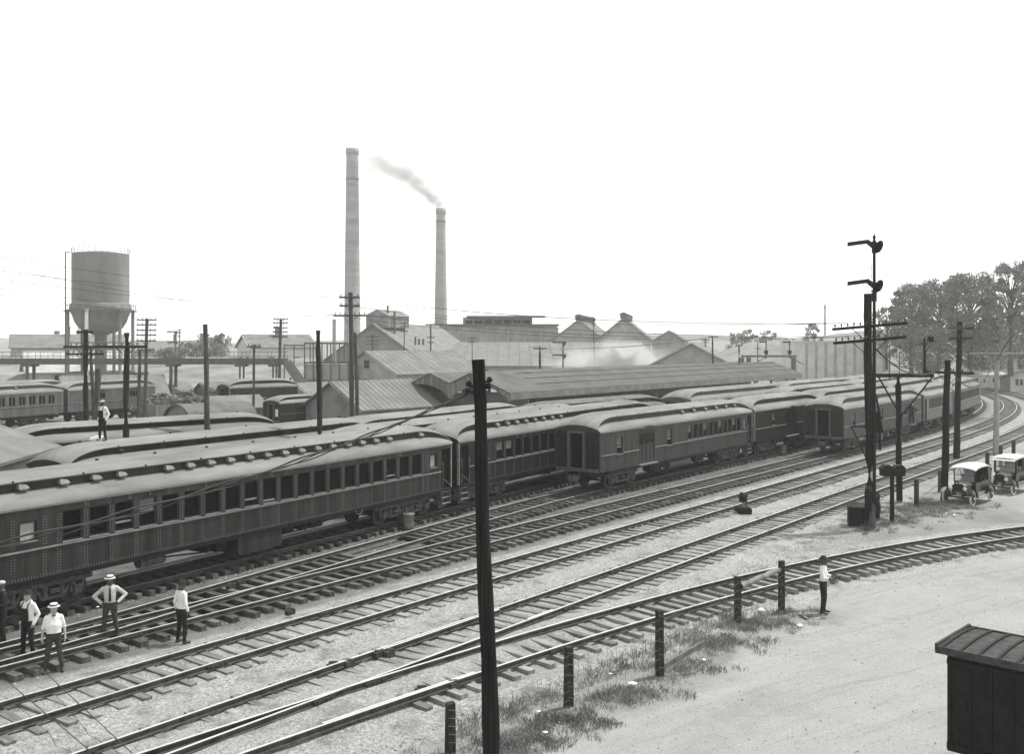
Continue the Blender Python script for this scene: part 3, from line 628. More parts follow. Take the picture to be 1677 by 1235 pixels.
# roofs of the yard rows behind
tA = find_t(80, 8.4, -.6)
R1 = dict(paint='coach', trucks=4)
def clere_side(root, h):
    mb = MB()
    for k in range(8):
        mb = MB(); mb.box((-5.6 + k * 1.55, -.93, 3.86), (.85, .02, .13)); mb.build('clerestory_panel', MT['coach_dark'], root)
    mb = MB(); mb.ell((-7.0, -.98, 3.88), (.16, .10, .08)); mb.build('roof_lamp', MT['iron'], root)
rowA = cpt(find_t(82, 8.4, 0), 8.4), cpt(find_t(566, 8.4, -1), 8.4)
car('coach roof the man in overalls stands on, behind the nearest coach', rowA[0], rowA[1], 'coach', 'roof', (), (), (), 4, drop=.28, extra=clere_side)
car('coach roof with long smooth deck, between nearest coaches and the twin-gable canopy', cpt(7.0, 4.15), cpt(31.6, 4.15), 'coach', 'roof', (), (), (), 6, drop=.28)
car('coach roof just in front of the twin-gable canopy ends', cpt(12.0, 8.25), cpt(30.3, 8.25), 'coach', 'roof', (), (), (), 4, drop=.28)
car('coach with grey clerestory roof right of the twin gables, before the long canopy', Vector((.9, 68.6, 0)), Vector((11.6, 81.5, 0)), 'coach', 'roof_dark', (), (), (), 4, drop=.28)
pB0, pB1 = at(10, 697, 4.3), at(432, 673, 4.3)
pB0.z = pB1.z = 0
car('coach roof low at left in front of the wooden waste bin and pole butts', pB0, pB1, 'coach_dark', 'roof', (), (), (), 4, drop=.28)
g0 = Vector((18.8, 88, 0)); ug = Vector((.616, .788, 0))
A, B = g0 - ug * 8.3, g0 + ug * 11
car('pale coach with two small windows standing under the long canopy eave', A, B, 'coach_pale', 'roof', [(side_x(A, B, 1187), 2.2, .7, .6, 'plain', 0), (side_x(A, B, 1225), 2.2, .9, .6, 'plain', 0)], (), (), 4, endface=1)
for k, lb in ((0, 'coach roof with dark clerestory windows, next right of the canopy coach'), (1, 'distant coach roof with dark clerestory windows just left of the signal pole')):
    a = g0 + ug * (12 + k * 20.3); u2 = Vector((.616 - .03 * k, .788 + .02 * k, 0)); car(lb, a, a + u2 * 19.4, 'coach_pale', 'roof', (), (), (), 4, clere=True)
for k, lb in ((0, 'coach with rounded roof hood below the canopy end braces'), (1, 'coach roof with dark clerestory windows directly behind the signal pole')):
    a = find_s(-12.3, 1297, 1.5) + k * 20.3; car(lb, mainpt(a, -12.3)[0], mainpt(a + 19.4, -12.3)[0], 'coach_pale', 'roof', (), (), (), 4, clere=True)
pe = Vector((gx(424, 90), 90, 0)); rp, _ = car('small car with a white placard on its end, half hidden by the station shed', pe, pe + Vector((.56, .83, 0)) * 13, 'coach', 'roof', (), (), (), 4, endface=1); rp.scale = (.76, .76, .76)
mb = MB(); mb.box((-6.58, -.95, 2.2), (.04, .45, .9)); mb.build('placard', MT['white'], rp)
pe = Vector((gx(367, 105), 105, 0)); car('distant coach end under the footbridge posts at left', pe, pe + Vector((.75, .66, 0)) * 8, 'coach', 'roof', (), (), (), 4)
uf = Vector((math.sin(math.radians(24)), math.cos(math.radians(24)), 0)); pf = Vector((-46.4, 98.5, 0))
fw = []
for k in range(14):
    for e in (-.2, .2): fw.append((8.2 - k * 1.12 + e, 2.15, .34, .9, 'plain', 0))
A, B = pf - uf * 19, pf
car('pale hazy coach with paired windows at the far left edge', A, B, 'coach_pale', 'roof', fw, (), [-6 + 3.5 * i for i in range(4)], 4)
car('hazy grey baggage car with pale streaks, behind the left pole butts', B + uf * .8, B + uf * 12.5, 'coach_pale', 'roof', (), [(-2, 1.2, 1.6, 1.85), (3, 1.2, 1.6, 1.85)], (), 4, name='baggage_car')  # far-left cars: paler paint carries the distance haze
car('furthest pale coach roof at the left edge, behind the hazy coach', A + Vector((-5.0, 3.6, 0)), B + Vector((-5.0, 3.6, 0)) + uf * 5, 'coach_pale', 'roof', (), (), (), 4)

# ------------------------------------------------------------------ buildings and large structures
def gable(name, label, cat, c, rz, w_, l, h, rh, wall='wall', roof='tin', z=0.0, ov=.5, seams=0, wins=(), group=None, front_boards=False, roof_parts=None, back=None):
    """gable front on local -y at c, building runs back l metres along +y; eave h, ridge h+rh"""
    root = empty(name, (c[0], c[1], z), rz, label, cat, group); mb = MB(); a = w_ / 2
    mb.face([(-a, 0, 0), (a, 0, 0), (a, 0, h), (0, 0, h + rh), (-a, 0, h)]); mb.face([(a, l, 0), (-a, l, 0), (-a, l, h), (0, l, h + rh), (a, l, h)])
    mb.face([(-a, l, 0), (-a, 0, 0), (-a, 0, h), (-a, l, h)]); mb.face([(a, 0, 0), (a, l, 0), (a, l, h), (a, 0, h)]); mb.build('wall', MT[wall], root)
    sl_ = math.hypot(a, rh); t = .14; rr = MB(); k = rh / a; e = ov
    for s in (-1, 1):
        P = [(0, h + rh + .03), (s * (a + e), h - k * e + .03), (s * (a + e), h - k * e + .03 - t), (0, h + rh + .03 - t)]
        if s > 0: P = P[::-1]
        rr.prism(P, -ov, l + ov)
    rf = rr.build('roof', MT[roof], root)
    if seams:
        sm_ = MB(); y = -ov
        while y < l + ov:
            for s in (-1, 1): sm_.beam((0, y, h + rh + .05), (s * (a + e), y, h - k * e + .04), .045, .035)
            y += seams
        sm_.build('standing_seams', MT[roof], rf, kind='stuff')
    tr = MB()
    for s in (-1, 1): tr.beam((0, -ov - .03, h + rh - .10), (s * (a + e), -ov - .03, h - k * e - .10), .05, .22, up=(0, 1, 0))
    tr.build('barge_board', MT['white' if front_boards else wall], rf)
    for (fx, y_, zz, ww, hh, face) in wins:
        f = MB(); f.box((0, 0, 0), (ww + .2, .10, hh + .2)); g = MB(); g.box((0, -.04, 0), (ww, .06, hh)); g.box((0, -.075, 0), (.05, .02, hh), 1); g.box((0, -.075, 0), (ww, .02, .05), 1)
        if face == 'f': o = f.build('window', MT['plank'], root, loc=(fx, -.02, zz))
        else: o = f.build('window', MT['plank'], root, loc=((1 if face == 'r' else -1) * (a + .02), y_, zz), rot=(0, 0, math.pi / 2 if face == 'r' else -math.pi / 2))
        g.build('pane', [MT['glass'], MT['plank']], o)
    return root, rf
def rzh(deg): return -math.radians(deg)       # local +y turned to a heading clockwise from +Y

# water tower
def water_tower():
    d = 150.0; c = atd(165, 560, d); root = empty('water_tower', (c.x, d, 0), 0, 'tall grey steel water tank with conical bottom standing on legs', 'water tower')
    s = d / F; r = 44 * s; zt = HC + (560 - 416) * s; zs = HC + (560 - 497) * s; zb = HC + (560 - 545) * s
    mb = MB(); n = 40
    mb.lathe([(0, zt + .35), (r * .6, zt + .25), (r, zt)], n); mb.build('tank_roof', MT['tank'], root)
    mb = MB(); z = zs; k = 7
    for i in range(k):                                  # shell of lapped plate rings
        z1 = zs + (zt - zs) * (i + 1) / k; rr_ = r + (.012 if i % 2 else 0); mb.lathe([(rr_, z), (rr_, z1)], n); z = z1
    mb.build('tank_shell', MT['tank'], root)
    mb = MB(); mb.lathe([(r, zs + .02), (r + .30, zs - .3), (r + .36, zs - 1.0), (r * .98, zs - 1.9), (r * .90, zs - 2.9), (r * .76, zs - 3.8), (r * .52, zs - 4.5), (r * .3, zs - 4.75), (.9, zs - 4.85), (.8, 0)], n); mb.build('tank_bottom', MT['tank'], root)
    mb = MB()
    for i in range(28):
        t = 2 * math.pi * i / 28; p = Vector((math.cos(t) * r, math.sin(t) * r, zt)); q = Vector((math.cos(t + .2244) * r, math.sin(t + .2244) * r, zt + .85)); mb.tube(p, p + Vector((0, 0, .85)), .03, .03, 4)
        mb.tube(p + Vector((0, 0, .85)), q, .025, .025, 4)
    for i in range(24):
        t = 2 * math.pi * i / 24; p = Vector((math.cos(t) * (r + .9), math.sin(t) * (r + .9), zs - 1.2)); q = Vector((math.cos(t + .2618) * (r + .9), math.sin(t + .2618) * (r + .9), zs - 1.2)); mb.tube(p, p + Vector((0, 0, .9)), .03, .03, 4); mb.tube(p + Vector((0, 0, .9)), q + Vector((0, 0, .9)), .025, .025, 4); mb.beam(p, q, .6, .06)
    mb.build('railing', MT['steel'], root, kind='stuff')
    for i in range(6):
        t = math.radians(-92 + 60 * i); mb = MB(); p = Vector((math.cos(t) * (r + .5), math.sin(t) * (r + .5), 0)); mb.tube(p, p + Vector((0, 0, zs - 1.0)), .26, .26, 10); mb.build('leg', MT['white' if i == 0 else 'tank'], root)  # front leg white: sunlight on it is put into the colour
    mb = MB()
    for z in (4.0, 8.5):
        for i in range(6):
            a, b = math.radians(-92 + 60 * i), math.radians(-32 + 60 * i); mb.tube((math.cos(a) * (r + .5), math.sin(a) * (r + .5), z), (math.cos(b) * (r + .5), math.sin(b) * (r + .5), z), .08, .08, 5)
    mb.build('brace', MT['steel'], root)
    mb = MB(); x = -r - .75; y = -1.2
    mb.tube((x, y, 0), (x, y, zt + .2), .10, .10, 6); mb.tube((x, y, zt + .2), (-r, y, zt + .2), .07, .07, 5); mb.build('standpipe', MT['steel'], root)
    mb = MB()
    for e in (-.2, .2): mb.tube((-.8 + e, -r - .1, 0), (-.8 + e, -r - .1, zs - 1), .03, .03, 4)
    z = .4
    while z < zs - 1: mb.tube((-1.0, -r - .1, z), (-.6, -r - .1, z), .02, .02, 4); z += .4
    mb.build('ladder', MT['steel'], root)
water_tower()

def chimney(label, x, ytop, d, rt, rb, bands):
    c = gx(x, d); root = empty('factory_chimney', (c, d, 0), 0, label, 'chimney'); H = HC + (560 - ytop) * d / F
    mb = MB(); prof = []
    n = 26
    for i in range(n + 1): z = H * i / n; prof.append((rb + (rt - rb) * (i / n), z))
    mb.lathe(prof, 28); mb.build('shaft', MT['brick_ch'], root)
    mb = MB(); mb.lathe([(rt + .02, H - 1.6), (rt + .18, H - 1.5), (rt + .20, H - .05), (rt + .05, H), (rt - .45, H), (rt - .45, H - 2)], 28); mb.build('cap', MT['brick_ch'], root)
    mb = MB()
    for f in bands:
        z = H * f; r = rb + (rt - rb) * f; mb.lathe([(r, z), (r + .10, z + .05), (r + .10, z + .5), (r, z + .55)], 28)
    mb.build('band', MT['wall_dark'], root); return Vector((c, d, H))
chimney('tallest pale brick chimney, left one of the two', 577, 243, 250.0, 1.5, 2.25, (.86,))
CH2 = chimney('shorter smoking brick chimney right of the tallest one', 722, 341, 250.0, 1.15, 1.85, (.915,))
chimney('thin distant chimney left of the signal pole', 1351, 499, 420.0, .42, .55, ())

# footbridge with stairs
def footbridge():
    d = 125.0; z = 6.15; root = empty('footbridge', (0, d, 0), 0, 'long grey steel footbridge on posts crossing the left yard', 'footbridge')
    xa, xb = gx(-30, d), gx(469, d); mb = MB(); mb.box(((xa + xb) / 2, -1.0, z - .05), (xb - xa, .12, .75)); mb.box(((xa + xb) / 2, 1.0, z - .05), (xb - xa, .12, .75)); mb.build('girder', MT['steel'], root)
    mb = MB(); mb.box(((xa + xb) / 2, 0, z), (xb - xa, 1.9, .12)); mb.build('deck', MT['plank'], root)
    mb = MB(); x = xa
    while x < xb:
        for y in (-1, 1): mb.tube((x, y, z), (x, y, z + 1.15), .03, .03, 4)
        x += 1.6
    for y in (-1, 1):
        for k in (.6, 1.15): mb.tube((xa, y, z + k), (xb, y, z + k), .03, .03, 4)
    mb.build('railing', MT['steel'], root, kind='stuff')
    for px in (50, 284, 396, 450):
        mb = MB(); x = gx(px, d)
        for y in (-.9, .9): mb.tube((x, y, 0), (x, y, z - .4), .22 if px < 300 else .12, None, 8)
        mb.box((x, 0, z - .55), (1.2, 2.2, .3)); mb.build('post', MT['steel'], root)
    mb = MB(); a, b = Vector((xb, 0, z)), Vector((gx(514, d), 0, 1.0)); 
    for y in (-1.0, 1.0): mb.beam(a + Vector((0, y, 0)), b + Vector((0, y, 0)), .08, .85)
    for k in range(18): p = a.lerp(b, k / 18); mb.box((p.x, 0, p.z), (.3, 1.9, .06))
    mb.beam(a + Vector((0, -1, 1.1)), b + Vector((0, -1, 1.1)), .05, .05); mb.build('stairs', MT['wall_dark'], root)
    mb = MB()
    for px in (460, 478, 490): mb.beam((gx(px, d), -.8, 0), (gx(px, d), -.8, z - 1 - (px - 460) * .06), .2, .2)
    mb.beam((gx(462, d), -.8, 1), (gx(488, d), -.8, 3.5), .12, .12); mb.build('trestle', MT['steel'], root)
footbridge()
def frame_tower():
    d = 140.0; root = empty('steel_frame', (gx(533, d), d, 0), 0, 'open steel framework with two thin flues left of the mill gable', 'framework'); mb = MB()
    for i in range(6):
        for y in (0, 4): mb.beam((-3 + i * 1.25, y, 0), (-3 + i * 1.25, y, 8.4), .16, .16)
    for z in (3, 5.6, 8.4):
        for y in (0, 4): mb.beam((-3, y, z), (3.3, y, z), .22, .25)
    mb.build('frame', MT['steel'], root)
    mb = MB(); mb.beam((-6, 0, 8.1), (-3, 0, 8.1), .2, .2)
    for k in (-5.9, -4.5): mb.beam((k, 0, 0), (k, 0, 8.1), .15, .15)
    mb.build('conveyor_leg', MT['steel'], root)
    mb = MB(); mb.box((.5, 2, 4.2), (7.2, 3.6, 2.4)); mb.build('hopper', MT['wall'], root)
    for x, t in ((.9, 11.9), (2.9, 12.6)): mb = MB(); mb.tube((x, 2, 5), (x, 2, t), .28 if x < 2 else .12, None, 10); mb.build('flue', MT['wall'], root)
frame_tower()
# mills and sheds
r_, rf = gable('mill_building', 'dark mill with stepped monitor roof behind the three-arm pole', 'factory', (gx(612, 190), 190), rzh(20), 23, 30, 4.6, 7.6, 'wall_dark', 'shingle')
mb = MB(); mb.box((0, 6, 12.6), (5.0, 9, 2.4)); mb.prism([(-2.8, 13.7), (2.8, 13.7), (0, 15.0)], 1.2, 11); mb.build('monitor', MT['wall_dark'], rf)
mb = MB()
for i, (x, z) in enumerate(((1.5, 15.8), (3.0, 14.6), (7.5, 9.6), (8.3, 9.2), (9.2, 9.2))): mb.tube((x, 3, 8), (x, 3, z), .22, .22, 8)
mb.split('roof_pipe', MT['steel'], rf)
gable('mill_shed', 'pale shed with ribbed roof in front of the dark mill', 'factory', (gx(601, 140), 140), rzh(40), 12.4, 17, 4.3, 3.0, 'wall', 'tin', seams=1.2, wins=((-3, 0, 2.5, 1.2, 1.4, 'f'), (0, 0, 2.5, 1.2, 1.4, 'f'), (3, 0, 2.5, 1.2, 1.4, 'f'), (0, 0, 5.4, .9, 1.0, 'f')))
def mill():
    d = 235.0; s = d / F; xa, xb = gx(700, d), gx(912, d); zt = HC + (560 - 534) * s; root = empty('mill_building', ((xa + xb) / 2, d, 0), 0, 'long pale mill with a raised roof monitor right of the smoking chimney', 'factory'); w_ = xb - xa
    mb = MB(); mb.box((0, 10, zt / 2), (w_, 20, zt)); mb.build('wall', MT['wall'], root)
    mb = MB(); mb.box((0, 10, zt + .25), (w_ + 1, 21, .5)); mb.build('roof', MT['tin'], root)
    mb = MB(); a = gx(758, d) - (xa + xb) / 2; b = gx(872, d) - (xa + xb) / 2; mb.box(((a + b) / 2, 4, zt + .9), (b - a, 7, 2.4)); mb.build('monitor', MT['wall'], root)
    mb = MB(); mb.box(((a + b) / 2 + 2, 0.25, zt + 2.25), (b - a + 2, 8, .3)); mb.build('monitor_roof', MT['shingle'], root)
    for k in range(7):
        mb = MB(); mb.box((a + 1.4 + k * (b - a - 2.8) / 6, .46, zt + .8), (1.9, .1, 1.3)); o = mb.build('window', MT['wall_dark'], root)
        mb = MB(); mb.box((a + 1.4 + k * (b - a - 2.8) / 6, .39, zt + .8), (1.6, .06, 1.05)); mb.build('pane', MT['glass'], o)
    mb = MB()
    for k in range(9): mb.box((-w_ / 2 + w_ * k / 8, -.15, zt / 2), (.7, .35, zt - .6))
    mb.split('pilaster', MT['wall'], root)
    # low shed in front with one wide slope
    d2 = 185.0; r2 = empty('casting_shed', (0, d2, 0), 0, 'broad low shed with one wide pale roof slope before the long mill', 'factory'); xa, xb = gx(672, d2), gx(1080, d2); mb = MB()
    mb.prism([(0, 0), (30, 0), (30, 8.2), (0, 3.9)], 0, 1); mb.v = [(xa + (xb - xa) * y, x, z) for x, y, z in mb.v]; mb.build('wall', MT['wall'], r2)
    mb = MB(); mb.prism([(-.8, 3.84), (30.5, 8.3), (30.5, 8.55), (-.8, 4.08)], 0, 1); mb.v = [(xa - .5 + (xb - xa + 1) * y, x, z) for x, y, z in mb.v]; rf = mb.build('roof', MT['tin'], r2)
    mb = MB(); x = xa + 1
    while x < xb: mb.beam((x, -.8, 4.12), (x, 30.4, 8.6), .08, .08); x += 2.2
    mb.build('standing_seams', MT['tin'], rf, kind='stuff')
    mb = MB(); x = xa + 2
    while x < xb - 2: mb.box((x, -.05, 2.6), (1.5, .1, 1.4)); x += 3
    mb.build('window', MT['glass'], r2, kind='stuff')
mill()
def vented(label, px, ya, hw, d, heading, l, rise, wall='wall', cup=True):
    s = d / F; za = HC + (560 - ya) * s; r_, rf = gable('mill_building', label, 'factory', (gx(px, d), d), rzh(heading), 2 * hw * s, l, za - rise, rise, wall, 'tin', ov=.3)
    if cup:
        mb = MB(); mb.box((0, l / 2, za + .3), (1.6, l - 1, 1.0)); mb.prism([(-1.2, za + .75), (1.2, za + .75), (0, za + 1.3)], 0, l); mb.build('ridge_vent', MT['tin'], rf)
vented('grey gabled mill, left of the two with roof vents', 947, 523, 42, 230, 12, 26, 4.6)
vented('taller gabled mill with small roof lantern beside the steam', 1021, 520, 44, 225, 10, 26, 5.0)
vented('small low gabled mill at the right end of the works', 1095, 541, 27, 235, 12, 22, 2.5, cup=False)
gable('freight_shed', 'grey gabled shed rising behind the long canopy roof', 'shed', (gx(1132, 152), 152), rzh(14), 14.5, 30, 4.6, 3.9, 'wall', 'tin', front_boards=True)
gable('station_shed', 'shed with ribbed tin roof and blank gable, left of the twin gables', 'shed', (-16.5, 90.0), rzh(45), 9.0, 9.0, 2.65, 2.3, 'wall_dark', 'tin', seams=.6, ov=.3)
# station canopy with twin gables
def canopy():
    hd = math.radians(38); c = Vector((-.2, 88, 0)); root = empty('station_canopy', c, -hd, 'long station canopy with twin gable ends and ribbed tin roof', 'canopy')
    L = 69.0; W = 14.5; e = 4.0; v = 4.7; a = 5.7; xs = [0, -4.7, -7.25, -9.8, -W]; zs = [e, a, v, 5.6, 3.7]
    mb = MB()
    for i in range(4):
        P = [(xs[i], zs[i]), (xs[i], zs[i] - .14), (xs[i + 1], zs[i + 1] - .14), (xs[i + 1], zs[i + 1])]; mb.prism(P, 0, L)
    rf = mb.build('roof', MT['canopy_tin'], root)
    mb = MB(); y = 0
    while y < L:
        for i in range(4): mb.beam((xs[i], y, zs[i] + .02), (xs[i + 1], y, zs[i + 1] + .01), .04, .03)
        y += .62
    mb.build('standing_seams', MT['canopy_tin'], rf, kind='stuff')
    mb = MB()
    for k in (.33, .62, .88): mb.beam((xs[1] * k, 6, e + (a - e) * k + .05), (xs[1] * k, L, e + (a - e) * k + .05), .10, .05)
    mb.build('roof_lap', MT['shingle'], rf)
    # hanging board valance on both gable ends with arched lower edge
    for g0, g1 in ((0, 2), (2, 4)):
        x0, x1 = xs[g0], xs[g1]; n = 22
        vb = empty('valance', parent_loc(root)) if False else None
        for k in range(n):
            t = (k + .5) / n; x = x0 + (x1 - x0) * t; zr = float(np.interp(-x, [-q for q in xs], zs))
            arch = 2.95 + 1.55 * math.sin(math.pi * t) ** .6; m_ = MB(); m_.box((x, .06 + .03 * (k % 2), (zr - .14 + arch) / 2), (abs(x1 - x0) / n * .86, .04, zr - .14 - arch)); m_.build('plank', MT['plank'], root)
    mb = MB(); mb.box((xs[0] - .02, L / 2, e - .35), (.08, L - .2, .6)); mb.box((xs[4] + .02, L / 2, e - .35), (.08, L - .2, .6)); mb.build('fascia', MT['shingle'], root)
    for k in range(13):
        mb = MB(); y = 2 + k * (L - 4) / 12
        for x in (-1.6, -W / 2, -W + 1.6):
            mb.box((x, y, 2.2), (.22, .22, 4.4))
        for s, x in ((1, -1.6), (-1, -W + 1.6)): mb.beam((x, y, 3.0), (x + s * 1.4, y, e - .1), .14, .14)
        mb.split('post', MT['wall_dark'], root)
    mb = MB(); mb.box((-2.9, 3.2, 1.9), (5.2, .2, 3.8)); mb.box((-10.6, 3.2, 1.8), (6.0, .2, 3.6)); mb.box((-6.6, 3.2, 1.9), (2.0, .2, 3.9)); mb.split('dark_backing', MT['wall_dark'], root)  # added backing that keeps the gable openings dark
    mb = MB(); mb.box((-W / 2, L / 2, .18), (7, L, .36)); mb.build('platform', MT['wall'], root)
    mb = MB(); mb.box((-W / 2, L / 2 + 2, 1.9), (3.6, L - 18, 3.4)); mb.build('waiting_room', MT['wall_dark'], root)
def parent_loc(r): return r.location
canopy()
def gantry():
    d = 150.0; root = empty('signal_bridge', (gx(1259, d), d, 0), 0, 'dark steel signal bridge behind the right end of the canopy', 'signal bridge'); mb = MB(); w_ = gx(1303, d) - gx(1215, d)
    for y in (-.5, .5): mb.beam((-w_ / 2, y, 6.4), (w_ / 2, y, 6.4), .15, .3)
    mb.build('beam', MT['steel'], root)
    for k in (-1, -.75, .92): mb = MB(); mb.box((w_ / 2 * k, 0, 3.1), (.5, .8, 6.2)); mb.build('post', MT['steel'], root)
    mb = MB()
    for x in (-.4, 3.2):
        mb.tube((x, 0, 6), (x, 0, 8.8), .08, .08, 6); mb.box((x - .5, 0, 8.6), (1.1, .08, .2)); mb.beam((x, 0, 6.3), (x - 2.2 if x < 0 else x + 2.2, 0, 5.1), .1, .1); mb.box((x, 0, 7.0), (.5, .4, .6))
    mb.build('signal_mast', MT['black'], root)
gantry()
# roof plane at the very left, in front of the hazy coach
gable('yard_shed', 'low shed with plain pale roof slope at the left edge', 'shed', (-25.9, 32.8), rzh(-5), 10.0, 14, 3.62, 1.85, 'wall', 'tin', ov=.3)
gable('storage_hut', 'small hut with slatted side and pale roof on the scrap ground', 'shed', (gx(345, 95), 95), rzh(50), 3.4, 4.6, 2.4, .9, 'wall_dark', 'tin')
for i_, (lb, px, d, hd, w_, l_, h_, rh_) in enumerate((('low tool shed between the poles right of the hazy baggage car', 250, 124, 40, 3.4, 5, 2.2, .9), ('dark plank shed under the footbridge span', 330, 126, 50, 4.0, 6, 2.4, 1.0), ('small lean hut left of the stair foot', 425, 112, 30, 3.0, 4, 2.3, .9), ('low store behind the slatted hut', 362, 116, 60, 3.2, 6, 2.6, .9), ('dark shed at the foot of the footbridge stairs', 486, 116, 40, 4.2, 6, 2.6, 1.1))):
    gable('yard_hut', lb, 'shed', (gx(px, d), d), rzh(hd), w_, l_, h_, rh_, 'wall_dark' if i_ % 2 else 'wall', 'shingle' if i_ % 2 else 'tin', ov=.25)
for i_, (lb, px, d) in enumerate((('open wagon loaded with scrap, left of the slatted hut', 300, 100), ('open wagon loaded with scrap, right of the slatted hut', 398, 98))):
    rt_ = empty('open_wagon', (gx(px, d), d, 0), rzh(50), lb, 'wagon'); mb = MB(); mb.box((0, 0, 1.0), (2.4, 6.5, .25)); mb.build('frame', MT['black'], rt_)
    for y_ in (-3.2, 3.2): mb = MB(); mb.box((0, y_, 1.7), (2.4, .1, 1.2)); mb.build('end_board', MT['wall_dark'], rt_)
    for x_ in (-1.2, 1.2): mb = MB(); mb.box((x_, 0, 1.7), (.1, 6.5, 1.2)); mb.build('side_board', MT['plank'], rt_)
    mb = MB(); r_2 = random.Random(i_)
    for _ in range(60): mb.box((r_2.uniform(-.9, .9), r_2.uniform(-2.9, 2.9), 1.9 + r_2.random() * .9), (.3 + .5 * r_2.random(), .2 + .4 * r_2.random(), .2 + .3 * r_2.random()), 0, Matrix.Rotation(r_2.random() * 3, 3, 'Z'))
    mb.build('load', MT['scrap'], rt_, kind='stuff')
    for x_ in (-.75, .75):
        for y_ in (-2, 2): obj('wheel', WHEEL, rt_, (x_, y_, .49), (0, 0, math.pi / 2))
def arch_shed():
    d = 73.0; root = empty('arched_shed', (gx(292, d), d, 0), rzh(40), 'low hut with rounded roof and dark arched end, by the scrap heap', 'shed'); mb = MB(); n = 14
    P = [(1.9 * math.cos(math.pi * i / n), 2.6 + 1.35 * math.sin(math.pi * i / n)) for i in range(n + 1)]
    mb.prism([(1.85, 0)] + [(x * .97, z - .06) for x, z in P] + [(-1.85, 0)], 0, 5.5); mb.build('wall', MT['wall_dark'], root)
    for i in range(n):
        pass
    mb = MB()
    for a, b in zip(P[:-1], P[1:]): mb.face([(a[0], -.2, a[1]), (a[0], 5.7, a[1]), (b[0], 5.7, b[1]), (b[0], -.2, b[1])], 0, True)
    for a, b in zip(P[:-1], P[1:]): mb.face([(a[0], -.2, a[1]), (b[0], -.2, b[1]), (b[0] * .93, -.2, b[1] - .12), (a[0] * .93, -.2, a[1] - .12)], 0)
    mb.build('roof', MT['roof_dark'], root)
arch_shed()
# town at left, long terrace and sheds at right
for i, (lb, px, d, hd, w_, l, h, rh, wl, rf_, zz) in enumerate((
    ('large hazy warehouse with low gable at far left edge', 20, 230, 65, 16, 24, 7.4, 3.0, 'wall', 'tin', 0),
    ('hazy house with dark gable behind the warehouse', 58, 240, 20, 8, 12, 7.0, 2.6, 'wall', 'shingle', 0),
    ('white-gabled house just left of the water tower legs', 101, 250, 10, 9, 12, 7.2, 2.6, 'wall_pale', 'shingle', 0),
    ('house with bright sloping roof above the footbridge at left', 42, 165, 60, 11, 15, 3.8, 3.2, 'wall', 'tin_pale', 0),
    ('low shed with grey roof slope under the footbridge', 106, 118, 60, 8, 11, 2.2, 2.3, 'wall_dark', 'tin', 0),
    ('small white-gabled cottage right of the water tower', 303, 240, 40, 6, 9, 6.8, 2.2, 'wall_pale', 'shingle', 0),
    ('pale hazy house with hip-like roof behind the footbridge', 400, 210, 60, 12, 14, 7.6, 2.6, 'wall_pale', 'tin', 0),
    ('hazy long house behind the water tower legs', 215, 260, 70, 9, 22, 6.5, 2.4, 'wall', 'shingle', 0))):
    r_, rf = gable('house', lb, 'house', (gx(px, d), d), rzh(hd), w_, l, h, rh, wl, rf_, zz, wins=((-w_ * .25, 0, h * .6, 1.0, 1.5, 'f'), (w_ * .25, 0, h * .6, 1.0, 1.5, 'f'), (0, l * .3, h * .6, 1.0, 1.5, 'r'), (0, l * .7, h * .6, 1.0, 1.5, 'r')) if h > 3 else ())
    if h > 5: mb = MB(); mb.box((.8, l * .5, h + rh + .5), (.9, .9, 2.2)); mb.box((.8, l * .5, h + rh + 1.65), (1.1, 1.1, .25)); mb.build('chimney', MT['wall_dark'], rf)
def terrace():
    d = 205.0; xa, xb = gx(1313, d), gx(1455, d); root = empty('terrace_building', ((xa + xb) / 2, d, 0), 0, 'long flat-roofed pale building behind the signal pole', 'building'); w_ = xb - xa; mb = MB()
    mb.box((0, 8, 4.3), (w_, 16, 8.6)); mb.box((w_ * .36, 6, 9.6), (w_ * .22, 8, 2.2)); mb.build('wall', MT['wall_pale'], root)  # walls pale because distance haze is put into their colour
    mb = MB(); mb.box((0, 8, 8.7), (w_ + .4, 16.4, .25)); mb.build('cornice', MT['wall_pale'], root)
    for k in range(9): mb = MB(); mb.box((-w_ / 2 + w_ * (k + .5) / 9, -.03, 4.2), (.5, .10, 8.2)); mb.split('pilaster', MT['wall'], root)
    for k in range(8):
        for z in (3.0, 6.8): mb = MB(); mb.box((-w_ / 2 + w_ * (k + 1) / 9, -.04, z), (1.0, .12, 1.5)); mb.build('window', MT['wall_pale'], root)
terrace()
